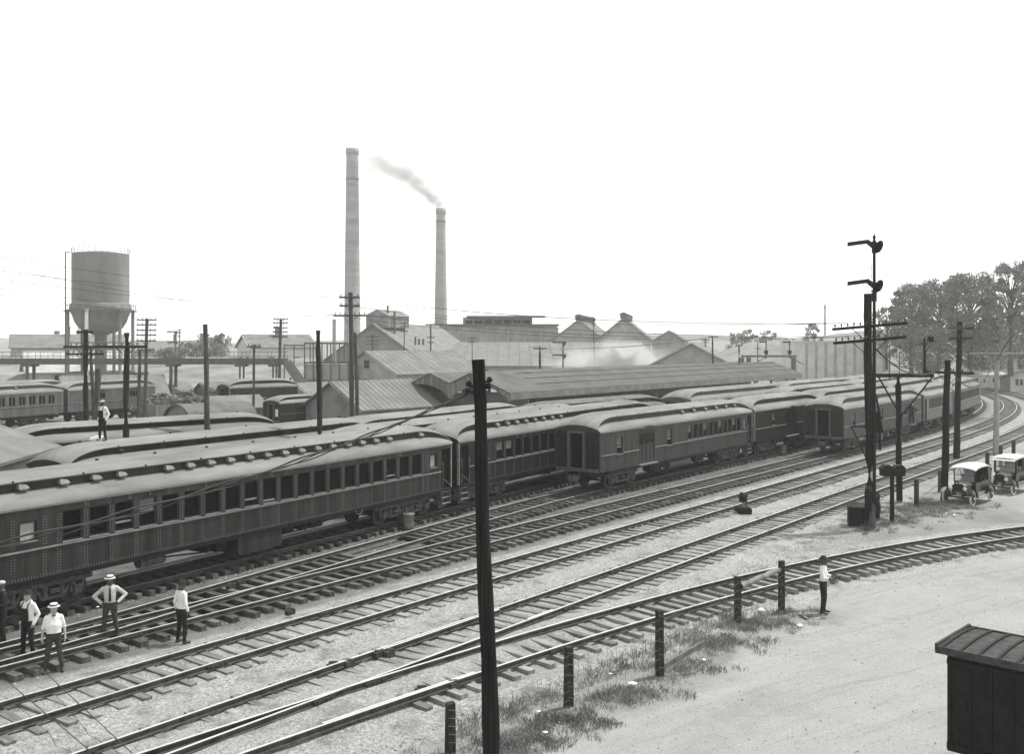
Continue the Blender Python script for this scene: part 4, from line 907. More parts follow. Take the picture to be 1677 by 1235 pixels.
def right_sheds():
    d = 178.0; xa, xb = gx(1588, d), gx(1652, d); root = empty('low_shed', ((xa + xb) / 2, d, 0), 0, 'long low whitewashed shed beyond the curving tracks', 'shed'); w_ = xb - xa; mb = MB()
    mb.box((0, 2, 1.25), (w_, 4, 2.5)); mb.build('wall', MT['wall_pale'], root); mb = MB(); mb.prism([(-.4, 2.45), (4.4, 3.1), (4.4, 3.25), (-.4, 2.6)], -w_ / 2 - .3, w_ / 2 + .3); mb.v = [(y, x, z) for x, y, z in mb.v]; mb.build('roof', MT['tin_pale'], root)
    for k, x in enumerate((-2.2, -.9, .8, 2.3)): mb = MB(); mb.box((x, -.03, 1.6), (.28, .1, .8)); mb.build('window', MT['glass'], root)
    for x in (-1.6, 0, 1.6): mb = MB(); mb.box((x, -.03, 1.25), (.06, .08, 2.4)); mb.build('door_joint', MT['wall'], root)
    gable('plank_shed', 'dark lean shed between the whitewashed shed and the right edge', 'shed', (gx(1652, 172), 172), rzh(75), 4.2, 4.5, 2.2, .8, 'wall_dark', 'tin_pale')
    gable('stucco_shed', 'pale shed with slit windows at the right edge', 'shed', (gx(1684, 166), 166), rzh(60), 6.5, 9, 3.1, 1.0, 'wall_pale', 'tin_pale', wins=((-2.0, 0, 1.7, .35, .9, 'f'), (-1.2, 0, 1.7, .35, .9, 'f'), (-.4, 0, 1.7, .35, .9, 'f'), (.6, 0, 1.7, .35, .9, 'f')))
    gable('white_house', 'narrow white house above the sheds at right', 'house', (gx(1645, 192), 192), rzh(20), 4.5, 7, 5.0, 1.8, 'wall_pale', 'shingle', z=.4, wins=((-.9, 0, 3.4, .7, 1.1, 'f'), (.9, 0, 3.4, .7, 1.1, 'f')))
    d = 185.0; c = atd(1602, 592, d); root = empty('billboard', (c.x, d, 0), 0, 'dark billboard with white letters OAK H above the sheds', 'sign'); mb = MB(); mb.box((0, 0, c.z + .05), (3.3, .12, 1.55)); mb.build('board', MT['black'], root)
    obj('lettering', text_mesh('OAK H', 1.1, .02, 'white'), root, (.1, -.09, c.z - .38), (math.pi / 2, 0, 0)); mb = MB()
    for x in (-1.3, 1.3): mb.box((x, .12, c.z / 2), (.14, .12, c.z + .6))
    mb.build('post', MT['pole_mid'], root)
right_sheds()
# hills
def hill(name, pts, nx=60, ny=30, amp=.5, seed=1):
    """heightfield over x range and y range with a height function"""
    (x0, x1, y0, y1, fn) = pts; rs = np.random.RandomState(seed); V = []; Fc = []
    for j in range(ny + 1):
        for i in range(nx + 1):
            x = x0 + (x1 - x0) * i / nx; y = y0 + (y1 - y0) * j / ny; z = fn(x, y); V.append((x, y, z + amp * (rs.rand() - .5) * min(1, max(0, z) / 2) - .1))
    for j in range(ny):
        for i in range(nx): a = j * (nx + 1) + i; Fc.append((a, a + 1, a + nx + 2, a + nx + 1))
    me = bpy.data.meshes.new(name); me.from_pydata(V, [], Fc); me.materials.append(MT['hill']); me.polygons.foreach_set('use_smooth', [True] * len(Fc)); o = obj(name, me); o['kind'] = 'structure'; return o
def ss(a, b, x): t = min(1, max(0, (x - a) / (b - a))); return t * t * (3 - 2 * t)
hR = lambda x, y: 9.5 * ss(192, 240, y) * ss(52, 84, x) + 4 * ss(215, 300, y) * ss(84, 130, x) - .5
hill('hill_right', (40, 260, 188, 330, hR), seed=2)
hL = lambda x, y: 5.6 * ss(128, 196, y + .10 * (x + 60)) * ss(-16, -40, x) - .4
hill('embankment', (-180, -14, 125, 225, hL), seed=3, amp=.25)
hF = lambda x, y: 16 * ss(320, 700, y) * (.75 + .25 * math.sin(x * .011 + 1)) - 1
hill('far_hills', (-560, 560, 320, 760, hF), 80, 24, 1.5, 5)

# ------------------------------------------------------------------ trees
def leaf_cloud(mb_v, mb_f, c, r, n, size, rs):
    for _ in range(n):
        v = rs.normal(size=3); v /= np.linalg.norm(v); p = c + v * r * (rs.rand() ** .45)
        a = rs.normal(size=3); a /= np.linalg.norm(a); b = np.cross(a, rs.normal(size=3)); b /= np.linalg.norm(b) + 1e-9; s = size * (.6 + .8 * rs.rand()); k = len(mb_v)
        mb_v += [tuple(p - a * s), tuple(p + b * s * .6), tuple(p + a * s), tuple(p - b * s * .6)]; mb_f.append((k, k + 1, k + 2, k + 3))
def tree(label, px, ytop, d, wpx, base, seed, clusters=34, leaves=85, size=.30, mat='leaf', name='broadleaf_tree', low=.35, group=None, open_=False):
    s = d / F; x = gx(px, d); zt = HC + (560 - ytop) * s; H = zt - base; W = wpx * s; rs = np.random.RandomState(seed)
    root = empty(name, (x, d, base), 0, label, 'tree', group); mb = MB(); top = Vector((rs.normal() * .3, rs.normal() * .3, H * .82))
    tr_ = .035 * H ** .9; mid = Vector((rs.normal() * .25, 0, H * .4)); mb.path([(0, 0, -.4), tuple(mid * .5), tuple(mid), tuple(mid.lerp(top, .6)), tuple(top)], [tr_, tr_ * .8, tr_ * .62, tr_ * .35, tr_ * .1], 7)
    V, Fc = [], []; 
    clusters = int(clusters * 1.35)
    if not open_: low *= .62
    for k in range(clusters):
        t = low + (1 - low) * (k + .5) / clusters; ang = k * 2.4 + rs.rand(); prof = math.sin(math.pi * min(1, (1 - t) / (1 - low) * .85 + .12)) ** .6
        rad = W / 2 * prof * (.35 + .65 * rs.rand() ** .5); c = np.array([math.cos(ang) * rad, math.sin(ang) * rad, H * t + rs.normal() * .03 * H])
        cr = (.11 if open_ else .165) * W * (.5 + .9 * rs.rand()); c[2] = min(c[2], H - cr * .5)
        st = mid.lerp(top, max(0, (t - .5) * 1.4)); mb.path([tuple(st), tuple(st.lerp(Vector(c), .5) + Vector((0, 0, .05 * H))), tuple(c)], [tr_ * .28, tr_ * .16, tr_ * .05], 4)
        leaf_cloud(V, Fc, c, np.array([cr, cr, cr * .82]) * 1.1, int(leaves * 2.1), size * .74, rs)
    mb.build('trunk', MT['bark'], root); me = bpy.data.meshes.new('crown'); me.from_pydata(V, [], Fc); me.materials.append(MT[mat]); obj('crown', me, root)
for a in (('pale spreading tree right beside the signal pole', 1452, 500, 190, 55, 3.5, 1, 20, 60, .28, 'leaf2'),
    ('rounded tree right of the signal arms', 1493, 468, 185, 72, 3.0, 2, 44, 110, .30, 'leaf'),
    ('tree between the rounded tree and the tall dense one', 1538, 461, 190, 62, 4.5, 3, 36, 100, .30, 'leaf'),
    ('tall dense tree above the pole with two short crossarms', 1590, 452, 180, 84, 4.0, 4, 54, 120, .30, 'leaf'),
    ('leaning thin tree in the gap before the tall open tree', 1630, 490, 176, 34, 4.0, 5, 14, 50, .26, 'leaf'),
    ('tall open-branched tree at the right edge', 1655, 432, 165, 66, 3.2, 6, 40, 60, .26, 'leaf', 'broadleaf_tree', .42, None, True),
    ('tree cut off by the right edge, behind the open-branched one', 1694, 428, 172, 70, 3.8, 7, 40, 90, .28, 'leaf'),
    ('low bushy tree under the rounded trees on the hillside', 1520, 535, 182, 80, 2.0, 8, 26, 80, .28, 'leaf', 'broadleaf_tree', .15),
    ('low bushy tree above the billboard', 1610, 530, 186, 90, 2.2, 9, 30, 80, .28, 'leaf', 'broadleaf_tree', .12),
    ('low bushy tree above the white house', 1665, 528, 195, 80, 3.0, 10, 26, 80, .28, 'leaf', 'broadleaf_tree', .12),
    ('sparse tree left of the thin distant chimney', 1332, 531, 240, 30, 2.0, 11, 14, 50, .32, 'leaf2'),
    ('hazy tree behind the footbridge, rising highest there', 350, 547, 230, 46, 2.0, 12, 20, 70, .32, 'leaf2'),
    ('hazy round tree left of the tall footbridge tree', 318, 562, 235, 34, 2.5, 13, 14, 60, .32, 'leaf2'),
    ('dark bush on the embankment below the small cottage', 285, 570, 205, 46, 3.0, 14, 16, 70, .3, 'leaf', 'broadleaf_tree', .1),
    ('round tree between water tower legs', 187, 549, 270, 16, 1.0, 15, 12, 60, .32, 'leaf2'),
    ('hazy tree left in the distant grove beyond the gantry', 1206, 546, 330, 26, 0, 16, 14, 50, .42, 'leaf2', 'broadleaf_tree', .2),
    ('hazy tree in the middle of the distant grove beyond the gantry', 1228, 541, 335, 32, 0, 17, 16, 50, .42, 'leaf2', 'broadleaf_tree', .2),
    ('hazy tree right in the distant grove beyond the gantry', 1256, 542, 330, 34, 0, 18, 16, 50, .42, 'leaf2', 'broadleaf_tree', .2),
    ('hazy low tree between distant grove and pale terrace', 1286, 556, 320, 40, 0, 19, 16, 50, .42, 'leaf2', 'broadleaf_tree', .15)):
    tree(*a)

# ------------------------------------------------------------------ poles, wires
def pole(label, top, base, r0, r1, mat='pole', arms=(), name='utility_pole', seat=True, extra=None, n=10):
    """arms: (z, length, yaw_deg, tilt, insulators, lateral)"""
    top, base = Vector(top), Vector(base); root = empty(name, base, 0, label, 'pole'); t = top - base; mb = MB()
    pts = [t * k + Vector((.02 * math.sin(k * 9 + top.x), .02 * math.cos(k * 7 + top.y), 0)) * (0 < k < 1) for k in (0, .15, .3, .45, .6, .75, .9, 1)]
    pts[0] = Vector((0, 0, -.3)); mb.path(pts, [r0 + (r1 - r0) * k + .01 * math.sin(k * 23 + top.x * 3) for k in (0, .15, .3, .45, .6, .75, .9, 1)], n); d = t.normalized()
    k = len(mb.v) - n; mb.face([mb.v[k + i] for i in range(n)][::-1])
    mb.build('shaft', MT[mat], root)
    for (z, L_, yaw, tilt, ni, lat) in arms:
        f = z / t.z; c = t * f; a = math.radians(yaw); dv = Vector((math.cos(a), math.sin(a), tilt)); dv.normalize(); c = c + Vector((math.sin(a), -math.cos(a), 0)) * (r1 + .05) + dv * lat; m_ = MB()
        m_.beam(c - dv * L_ / 2, c + dv * L_ / 2, .10, .13); ca = m_.build('crossarm', MT[mat], root); m_ = MB()
        for i in range(ni):
            q = c + dv * (-L_ / 2 + .12 + (L_ - .24) * i / max(1, ni - 1)); m_.tube(q + Vector((0, 0, .05)), q + Vector((0, 0, .13)), .018, .018, 5); m_.lathe([(.015, .11), (.05, .12), (.045, .17), (.035, .21), (0, .23)], 7, 0, q)
        if ni: m_.build('insulator', MT['insul'], ca, kind='stuff')
        if L_ > 1.4:
            m_ = MB()
            for s in (-1, 1): m_.beam(c + dv * s * L_ * .25, t * f - Vector((0, 0, L_ * .24)) + Vector((math.sin(a), -math.cos(a), 0)) * (r1 + .02), .03, .03)
            m_.build('arm_brace', MT[mat], root)
    if extra: extra(root, t)
    return root
def ptop(x, y, d): return atd(x, y, d)
# the big dark pole in front
def near_hw(root, t):
    mb = MB()
    for k, (dx, dz) in enumerate(((.11, -.44), (.10, -.56), (-.10, -.66), (-.09, -.52))):
        p = t + Vector((dx, -.05, dz)); mb.tube(p - Vector((dx, 0, 0)), p + Vector((dx * 1.4, 0, .03)), .025, .02, 6); mb.lathe([(.02, 0), (.06, .03), (.05, .09), (0, .12)], 7, 0, p + Vector((dx, 0, 0)))
    mb.build('insulator_bracket', MT['black'], root)
DN = 18.8
pole('tall dark wooden pole leaning in the middle foreground', atd(783, 589, DN), (gx(806, DN), DN, 0), .172, .118, 'pole', extra=near_hw, n=14)
# signal pole with semaphores
DS = 45.1
def semaphore(root, t):
    s = DS / F; zt = HC + (560 - 384) * s; mx = .10; my = -.24
    mb = MB(); mb.tube((mx, my, 1.2), (mx, my, zt - .8), .085, .07, 10); mb.tube((mx, my, zt - .85), (mx, my, zt - .35), .12, .11, 10); mb.lathe([(.11, zt - .36), (.06, zt - .30), (.06, zt - .18), (.09, zt - .15), (.03, zt - .05), (0, zt + .12)], 8, 0, (mx, my, 0)); mb.tube((mx, my, zt - 3.1), (mx, my, zt - 2.7), .12, .12, 10); mb.build('signal_mast', MT['black'], root)
    for yb in (404, 468):
        z = HC + (560 - yb) * s; m_ = MB(); m_.prism([(-1.27, .17), (-1.27, -.02), (-.40, .10), (-.10, -.15), (.02, -.1), (.02, .05), (-.32, .30)], -.02, .02); bl = m_.build('semaphore_arm', MT['black'], root, loc=(mx, my - .12, z))
        m_ = MB(); pts = [(.0, .1), (.22, .26), (.34, .22), (.37, .05), (.30, -.16), (.12, -.32), (-.10, -.36), (-.16, -.24), (-.05, -.15)]; m_.prism(pts[::-1], -.03, .03)
        m_.build('spectacle', MT['black'], bl); m_ = MB()
        for q in ((.24, .10), (.16, -.12)): m_.lathe([(0, -.05), (.07, -.05), (.08, -.035)], 10, 0, (q[0], 0, q[1]), axis='y')
        m_.build('lens', MT['glass'], bl)
        m_ = MB(); m_.box((.10, .10, -.10), (.28, .26, .34)); m_.build('lamp', MT['black'], bl)
    m_ = MB()
    for e in (-.24, -.12): m_.tube((mx + e, my, 1), (mx + e, my, zt - 1.3), .012, .012, 4)
    z = 1.2
    while z < zt - 1.4: m_.tube((mx - .24, my, z), (mx - .12, my, z), .01, .01, 4); z += .36
    m_.build('ladder', MT['iron'], root)
    m_ = MB(); m_.tube((0, 0, -.2), (.02, 0, 1.95), .235, .222, 14); m_.build('stub_sleeve', MT['pole_grey'], root)
    m_ = MB()
    for k, (a, b) in enumerate((((.25, -.1, 5.3), (.42, -.1, 3.6)), ((.2, -.15, 6.2), (.5, -.2, 4.4)))): m_.path([a, (a[0] + .15, a[1] - .05, (a[2] + b[2]) / 2), b], .05)
    for k in range(9): m_.box((-.28 if k % 2 else .28, -.1, 2.4 + k * .45), (.12, .05, .04))
    m_.box((.32, -.05, 4.9), (.22, .25, 1.0)); m_.box((-.5, -.1, 4.7), (.9, .1, .07)); m_.beam((-.9, -.1, 4.7), (-.2, -.1, 3.2), .05, .05); m_.build('cable_bundle', MT['black'], root)
pb = Vector((gx(1425, DS), DS, 0))
pole('thick dark signal pole with two semaphore arms and two long crossarms', atd(1421, 481, DS), pb, .23, .17, 'pole', ((9.32, 3.44, 0, .085, 12, 0), (8.68, 3.35, 0, .085, 12, 0)), 'signal_pole', extra=semaphore, n=14)
pole('short round post beside the foot of the signal pole', at(1437, 812, 1.7), at(1437, 848, 0), .13, .12, 'post', name='marker_post')
def tpole(root, t):
    d = 52.5; s = d / F; mb = MB(); z = HC - (615 - 560) * s; xa, xb = gx(1433, d) - gx(1472, d), gx(1526, d) - gx(1472, d)
    for y in (-.18, .18): mb.beam((xa, y, z), (xb, y, z), .10, .20)
    mb.build('crossbar', MT['black'], root); mb = MB()
    for x in (xa + .1, xb - .1): mb.beam((x, -.2, z - .1), (0, -.2, z - 2.2), .07, .07)
    mb.build('brace', MT['black'], root); mb = MB(); mb.tube((0, 0, z), (.02, 0, z + 1.6), .02, .02, 5); mb.build('rod', MT['black'], root)
    mb = MB(); x = gx(1513, d) - gx(1472, d); mb.tube((x, 0, z), (x, 0, z + 2.0), .075, .06, 8); mb.box((x + .33, 0, z + 1.95), (.26, .2, .28)); mb.path([(x, 0, z + 1.2), (x + .2, 0, z + 1.5), (x + .33, 0, z + 1.8)], .02); mb.build('lamp_mast', MT['black'], root)
pole('dark pole with wide braced T-bar and lamp mast, right of the signal pole', atd(1471, 613, 52.5), (gx(1473, 52.5), 52.5, 0), .17, .15, 'pole', extra=tpole)
pole('leaning dark pole in front of the touring car', atd(1552, 590, 52.5), (gx(1546, 52.5), 52.5, 0), .20, .16, 'pole', ((6.95, 2.65, 0, -.03, 6, 0),))
pole('tall dark pole with two short crossarms behind the touring car', atd(1572, 527, 71), (gx(1566, 71), 71, 0), .24, .18, 'pole', ((9.6, 1.75, 0, 0, 8, 0), (8.85, 1.70, 0, 0, 8, 0)))
pole('pale grey pole with long crossarm at the right edge, behind the closed car', atd(1633, 553, 74), (gx(1631, 74), 74, 0), .23, .17, 'pole_pale', ((7.75, 4.6, 0, 0, 14, .1),))
LP = [('grey pole without arms left of the factory, standing behind the coach roofs', 336, 531, 342, 56, .17, .13, 'pole_grey', ()),
  ('thick dark pole without arms left of the three-arm pole', 521, 541, 525.5, 51, .17, .13, 'pole_mid', ()),
  ('dark pole with one long crossarm right of the man on the roof', 207.5, 545, 206, 50, .17, .14, 'pole_mid', ((568, 2.1, 10), )),
  ('dark pole with two long arms left of the man on the roof', 141, 540, 140, 62, .20, .15, 'pole_mid', ((568, 2.6, 5), (580, 2.3, 5), (544, 1.0, 5))),
  ('slim leaning pole behind the two-arm pole at left', 149, 567, 156, 66, .13, .10, 'pole_grey', ()),
  ('thick broken pole butt leaning behind the man on the roof', 161, 604, 154, 64, .20, .19, 'pole_grey', ()),
  ('tall pole with six arms of insulators right of the water tower', 241, 522, 236, 92, .18, .14, 'pole_grey', ((524, 1.8, 8), (532, 1.8, 8), (541, 1.8, 8), (549, 1.8, 8), (558, 1.8, 8), (573, 1.6, 8))),
  ('plain grey pole just left of the six-arm pole', 229, 574, 226, 80, .16, .13, 'pole_grey', ((612, 1.6, 5),)),
  ('hazy pole with seven arms above the footbridge stairs', 460, 522, 456, 112, .20, .15, 'pole_grey', tuple((y, 1.7, 4) for y in (523, 529, 537, 544, 552))),
  ('tall pole with three crossarms in front of the left chimney', 574, 479, 578, 68, .19, .15, 'pole_grey', ((487, 1.5, -14), (501, 1.5, -14), (517, 2.35, -10))),
  ('leaning pole close right of the three-arm pole', 581.5, 545, 588, 67, .16, .12, 'pole_grey', ()),
  ('small T-shaped pole left of the footbridge stairs', 416.5, 565, 414, 82, .13, .10, 'pole_grey', ((568, 1.15, 5),)),
  ('small T-shaped pole standing above the canopy roof', 884, 568, 885, 118, .16, .13, 'pole_mid', ((571, 1.6, 5),)),
  ('slim six-arm pole right of the pale shed gable', 610, 548, 611, 150, .13, .10, 'pole_grey', ((552, 2.0, 5), (558, 2.0, 5), (564, 2.0, 5))),
  ('slim four-arm pole between the two chimneys', 662, 527, 662, 175, .13, .10, 'pole_grey', ((529, 1.3, 5), (535, 1.5, 5), (543, 1.3, 5))),
  ('pole with a box on its top left of the smoking chimney', 705, 531, 706, 150, .15, .12, 'pole_grey', ((553, 1.2, 5), (561, 1.0, 5))),
  ('thin pole on the long pale mill front', 773, 553, 774, 160, .10, .08, 'pole_grey', ((554, 1.3, 0), (560, 1.3, 0))),
  ('slim pole before the vented mill gables', 972, 519, 974, 190, .12, .09, 'pole_grey', ((525, .8, 0), (529, .8, 0), (533, .8, 0))),
  ('T-shaped pole behind the grey freight shed gable', 1167, 551, 1168, 140, .15, .12, 'pole_mid', ((552.5, 1.4, 3),)),
  ('slim two-arm pole left of the freight shed T-pole', 1155, 555, 1155, 165, .12, .10, 'pole_grey', ((557, 1.2, 3), (561, 1.2, 3))),
  ('slim T-shaped pole left of the signal bridge', 1210, 565, 1211, 135, .13, .10, 'pole_mid', ((566, 1.0, 3),)),
  ('hazy pole behind the signal bridge', 1241, 560, 1241, 170, .11, .09, 'pole_grey', ((571, .9, 3),)),
  ('slim pole with five arms above the embankment, right of the water tower', 294, 540, 294, 180, .12, .09, 'pole_grey', ((541, .8, 3), (545, .8, 3), (551, .8, 3))),
  ('hazy thin pole between signal pole and T-shaped pole', 1457, 565, 1457, 110, .10, .08, 'pole_grey', ()),
  ('hazy thin pole right of the T-shaped pole', 1536, 566, 1536, 125, .10, .08, 'pole_grey', ((572, 1.0, 0),))]
POLE = {}
for lb, xt, yt, xb, d, ra, rb, mt, arms in LP:
    tp = atd(xt, yt, d); bs = Vector((gx(xb, d), d, 0)); POLE[int(xt)] = tp
    ar = tuple((HC - (y - HY) * d / F, L_, yaw, 0, max(4, int(L_ / .32)), 0) for y, L_, yaw in arms)
    if xt in (460, 241): ar = tuple((z, L_ * 1.0, yw, 0, ni, 0) for z, L_, yw, _, ni, _ in ar)
    pole(lb, tp, bs, ra, rb, mt, ar, n=8)
# small far semaphore
def far_sema(label, x, ys, d, ytop):
    root = empty('semaphore_signal', (gx(x, d), d, 0), 0, label, 'signal'); s = d / F; mb = MB(); mb.tube((0, 0, 0), (0, 0, HC - (ytop - HY) * s), .12, .09, 6); mb.build('mast', MT['steel'], root)
    for y in ys: mb = MB(); z = HC - (y - HY) * s; mb.box((-.8, -.12, z + .2), (1.2, .06, .22)); mb.prism([(-.3, .2), (.1, .35), (.45, .3), (.4, -.1), (.1, -.4), (-.1, -.1)][::-1], -.15, -.09); mb.v[-36:] = [(a, b, c + z) for a, b, c in mb.v[-36:]]; mb.build('semaphore_arm', MT['steel'], root)
far_sema('hazy two-arm semaphore signal above the canopy', 922, (563, 584), 130, 561)
far_sema('hazy semaphore signal behind the footbridge', 287, (545, 562), 170, 543)

WIRES = []
def wire(label, a, b, sag, r=.012, group=None, n=26, mat='wire', name='overhead_wire'):
    a, b = Vector(a), Vector(b); pts = []
    for i in range(n + 1): t = i / n; p = a.lerp(b, t); p.z -= 4 * sag * t * (1 - t); pts.append(p)
    mb = MB(); mb.path(pts, r, 4); tag(mb.build(name, MT[mat]), label, 'wire', group)
gA, gB, gC = 'wires between three-arm pole and signal pole', 'wires over the left yard', 'wires at the right poles'
wn = ['the top arm, left end', 'the top arm, right end', 'the middle arm, left end', 'the middle arm, right end', 'the lowest arm, left end', 'the lowest arm, right end']
wl = ['third highest', 'third lowest', 'highest', 'second highest', 'second lowest', 'lowest']
p10 = lambda x, y: atd(x, y, 67.8)
S_ = lambda x, y: atd(x, y, 44.9)
for (a, b, sg) in ((p10(557, 485), S_(1368, 531), .55), (p10(590, 490), S_(1386, 529), .5), (p10(557, 499), S_(1400, 528), .6), (p10(590, 504), S_(1375, 553), .5), (p10(546, 515), S_(1390, 552), .7), (p10(604, 516), S_(1410, 550), .6)):
    wire('wire from %s of three-arm pole to the signal pole' % wn.pop(0), a, b, sg, .011, gA)
for (a, b, sg) in ((atd(-20, 440, 40), p10(557, 485), .4), (atd(-20, 455, 42), p10(574, 501), .4), (atd(-20, 418, 42), p10(590, 488), .3), (atd(-20, 432, 44), p10(565, 516), .5), (atd(-20, 470, 50), p10(604, 516), .5), (atd(-20, 480, 50), p10(546, 516), .5)):
    wire('wire sloping past the water tower, %s at the left edge' % wl.pop(0), a, b, sg, .009, gB)
for k, y in enumerate((524, 532, 541, 549)):
    wire('%s of four wires between six-arm pole and hazy seven-arm pole' % ('highest', 'second', 'third', 'lowest')[k], atd(252, y, 92), atd(470, 523 + k * 8, 112), .6, .014, 'wires between the two many-arm poles')
for k in range(4):
    wire('%s wire between signal pole and the two-short-arm pole' % ('leftmost', 'second', 'third', 'rightmost')[k], S_(1440 + k * 13, 530 - k), atd(1560 + k * 9, 534, 71), .35, .012, gC)
    wire('%s wire from the pale pole leaving at the right edge' % ('leftmost', 'second', 'third', 'rightmost')[k], atd(1592 + k * 22, 577, 74), atd(1720, 575 + k * 3, 60), .3, .012, 'wires leaving right of the pale pole')
for k in range(3):
    wire('%s of three wires between hazy poles behind the canopy' % ('left', 'middle', 'right')[k], atd(884 + k * 6 - 6, 571, 118), atd(1162 + k * 5, 552, 140), .5, .014, 'wires behind the canopy')
wire('dark cable drooping from signal pole to the leaning dark pole', atd(1434, 570, 45), atd(1545, 600, 52.5), .8, .035)
wire('second cable drooping under the first toward the T-bar', atd(1434, 572, 45), atd(1513, 596, 52.5), .5, .03)
wire('heavy cable looping from leaning dark pole to the pale pole', atd(1556, 603, 52.5), atd(1628, 590, 74), 1.5, .04)
wire('heavy cable arching right from the pale pole', atd(1634, 590, 73.7), atd(1700, 552, 60), -1.1, .04)
# twisted cable slanting down left from the near pole
ca = atd(776, 640, 18.75); cb = atd(-60, 902, 12.5)
for k in range(3):
    mb = MB(); pts = []
    for i in range(61):
        t = i / 60; p = ca.lerp(cb, t); p.z -= 4 * .24 * t * (1 - t) + .02 * math.sin(t * 40 + k * 2.1) + (.05 * k * t); p.y += .03 * math.cos(t * 40 + k * 2.1); pts.append(p)
    mb.path(pts, .011 if k else .016, 5); tag(mb.build('overhead_cable', MT['wire']), ('thickest strand', 'upper thin strand', 'lower thin strand')[k] + ' of the twisted cable slanting down left from the near pole', 'cable')
for k, (a, b) in enumerate((((4, 1110), (152, 1234)), ((70, 1098), (216, 1234)))):
    mb = MB(); p, q = at(*a, .33), at(*b, .33); mb.path([p.lerp(q, i / 12) for i in range(13)], .012, 4); tag(mb.build('ground_wire', MT['wire']), ('left', 'right')[k] + ' one of two thin wires stretched across the rails at lower left', 'wire')

# ------------------------------------------------------------------ fence, box, relay post, bins, weeds
FP = [('leftmost fence post at the bottom edge', 738, 1152, 1232, .12), ('fence post right of the near dark pole', 931, 1060, 1157, .115), ('fence post with slanting brace', 1080, 1000, 1107, .115), ('fence post at the left end of the log rail', 1208, 945, 1022, .11), ('fence post at the right end of the log rail', 1280, 919, 1002, .11),
      ('fence post in the weeds right of the T-bar pole', 1501, 786, 832, .13), ('fence post left of the touring car', 1540, 772, 806, .13), ('fence post behind the touring car roof', 1617, 741, 776, .13), ('fence post left behind the closed car', 1639, 731, 765, .13), ('tallest fence post behind the closed car', 1660, 722, 762, .13)]
tops = []
for lb, x, y0, y1, hw in FP:
    b = at(x, y1); H = (y1 - y0) * b.y / F; root = empty('fence_post', b, .5, lb, 'post', None); mb = MB(); mb.box((0, 0, H / 2 - .1), (hw * 1.6, hw * 1.35, H + .2), 0, None, .93); r = random.Random(x); mb.v = [(a + .02 * (r.random() - .5), c + .02 * (r.random() - .5), z + .03 * (r.random() - .5)) for a, c, z in mb.v]; mb.build('stake', MT['post'], root)
    mb = MB()
    for k in range(5):
        z = .22 + k * (H - .35) / 4; mb.box((0, -hw * .68, z), (hw * 1.5, .012, .012), 0, Matrix.Rotation(.25, 3, 'Y'))
    mb.build('wire_tie', MT['galv'], root); tops.append((b, H))
def fence_wire(i, j, lb):
    (a, ha), (b, hb) = tops[i], tops[j]; mb = MB()
    for k in range(6):
        f = .12 + .15 * k; pts = [a.lerp(b, t / 8) + Vector((0, -.1, (ha + (hb - ha) * t / 8) * f - .05 * math.sin(math.pi * t / 8))) for t in range(9)]; mb.path(pts, .004, 4)
    n = int((b - a).length / .3)
    for q in range(1, n): t = q / n; p = a.lerp(b, t) + Vector((0, -.1, 0)); mb.path([p + Vector((0, 0, .12 * ha)), p + Vector((0, 0, .86 * ha - .03))], .0035, 4)
    tag(mb.build('wire_fence', MT['galv']), lb, 'fence')
for i, lb in ((0, 'wire mesh from bottom edge to the post right of the near pole'), (1, 'wire mesh between near-pole post and braced post'), (2, 'wire mesh between braced post and log-rail post'), (3, 'wire mesh under the log rail'), (5, 'wire mesh in weeds left of the touring car'), (7, 'wire mesh behind the car roofs'), (8, 'wire mesh behind the closed car')): fence_wire(i, i + 1, lb)
(a, ha), (b, hb) = tops[3], tops[4]; mb = MB(); p, q = a + Vector((.1, -.02, ha * .80)), b + Vector((-.1, -.06, hb * .84)); mb.path([p.lerp(q, i / 8) + Vector((0, 0, .02 * math.sin(i * 2.2))) for i in range(9)], [.085, .09, .082, .093, .085, .09, .082, .093, .085], 10); tag(mb.build('log_rail', MT['log']), 'peeled log fixed as a rail between two fence posts', 'rail')
mb = MB(); b = tops[2][0]; mb.beam(b + Vector((.15, 0, .25)), b + Vector((1.25, .35, .75)), .06, .12); tag(mb.build('brace_board', MT['plank']), 'loose board leaning against the fence post in the weeds', 'board')
c = at(1403, 863); root = empty('equipment_box', c, -.25, 'dark wooden equipment box at the foot of the signal pole', 'box'); mb = MB(); mb.box((0, .4, .44), (.72, .72, .88)); mb.build('case', MT['black'], root); mb = MB(); mb.box((0, .4, .93), (.82, .84, .08), 0, Matrix.Rotation(.12, 3, 'X')); mb.build('lid', MT['post'], root)
c = at(1461, 855); root = empty('relay_post', c, 0, 'post carrying two dark round-topped relay cases', 'post'); s = c.y / F; mb = MB(); mb.tube((0, 0, -.2), (0, 0, 2.3), .11, .10, 10); mb.build('post', MT['black'], root)
for e in (-.28, .30):
    m_ = MB(); P = [(-.25, -.25), (.25, -.25), (.28, .12), (.15, .27), (-.15, .27), (-.28, .12)]; m_.prism([(x + e, z + 2.45) for x, z in P], -.2, .2); m_.build('relay_case', MT['black'], root)
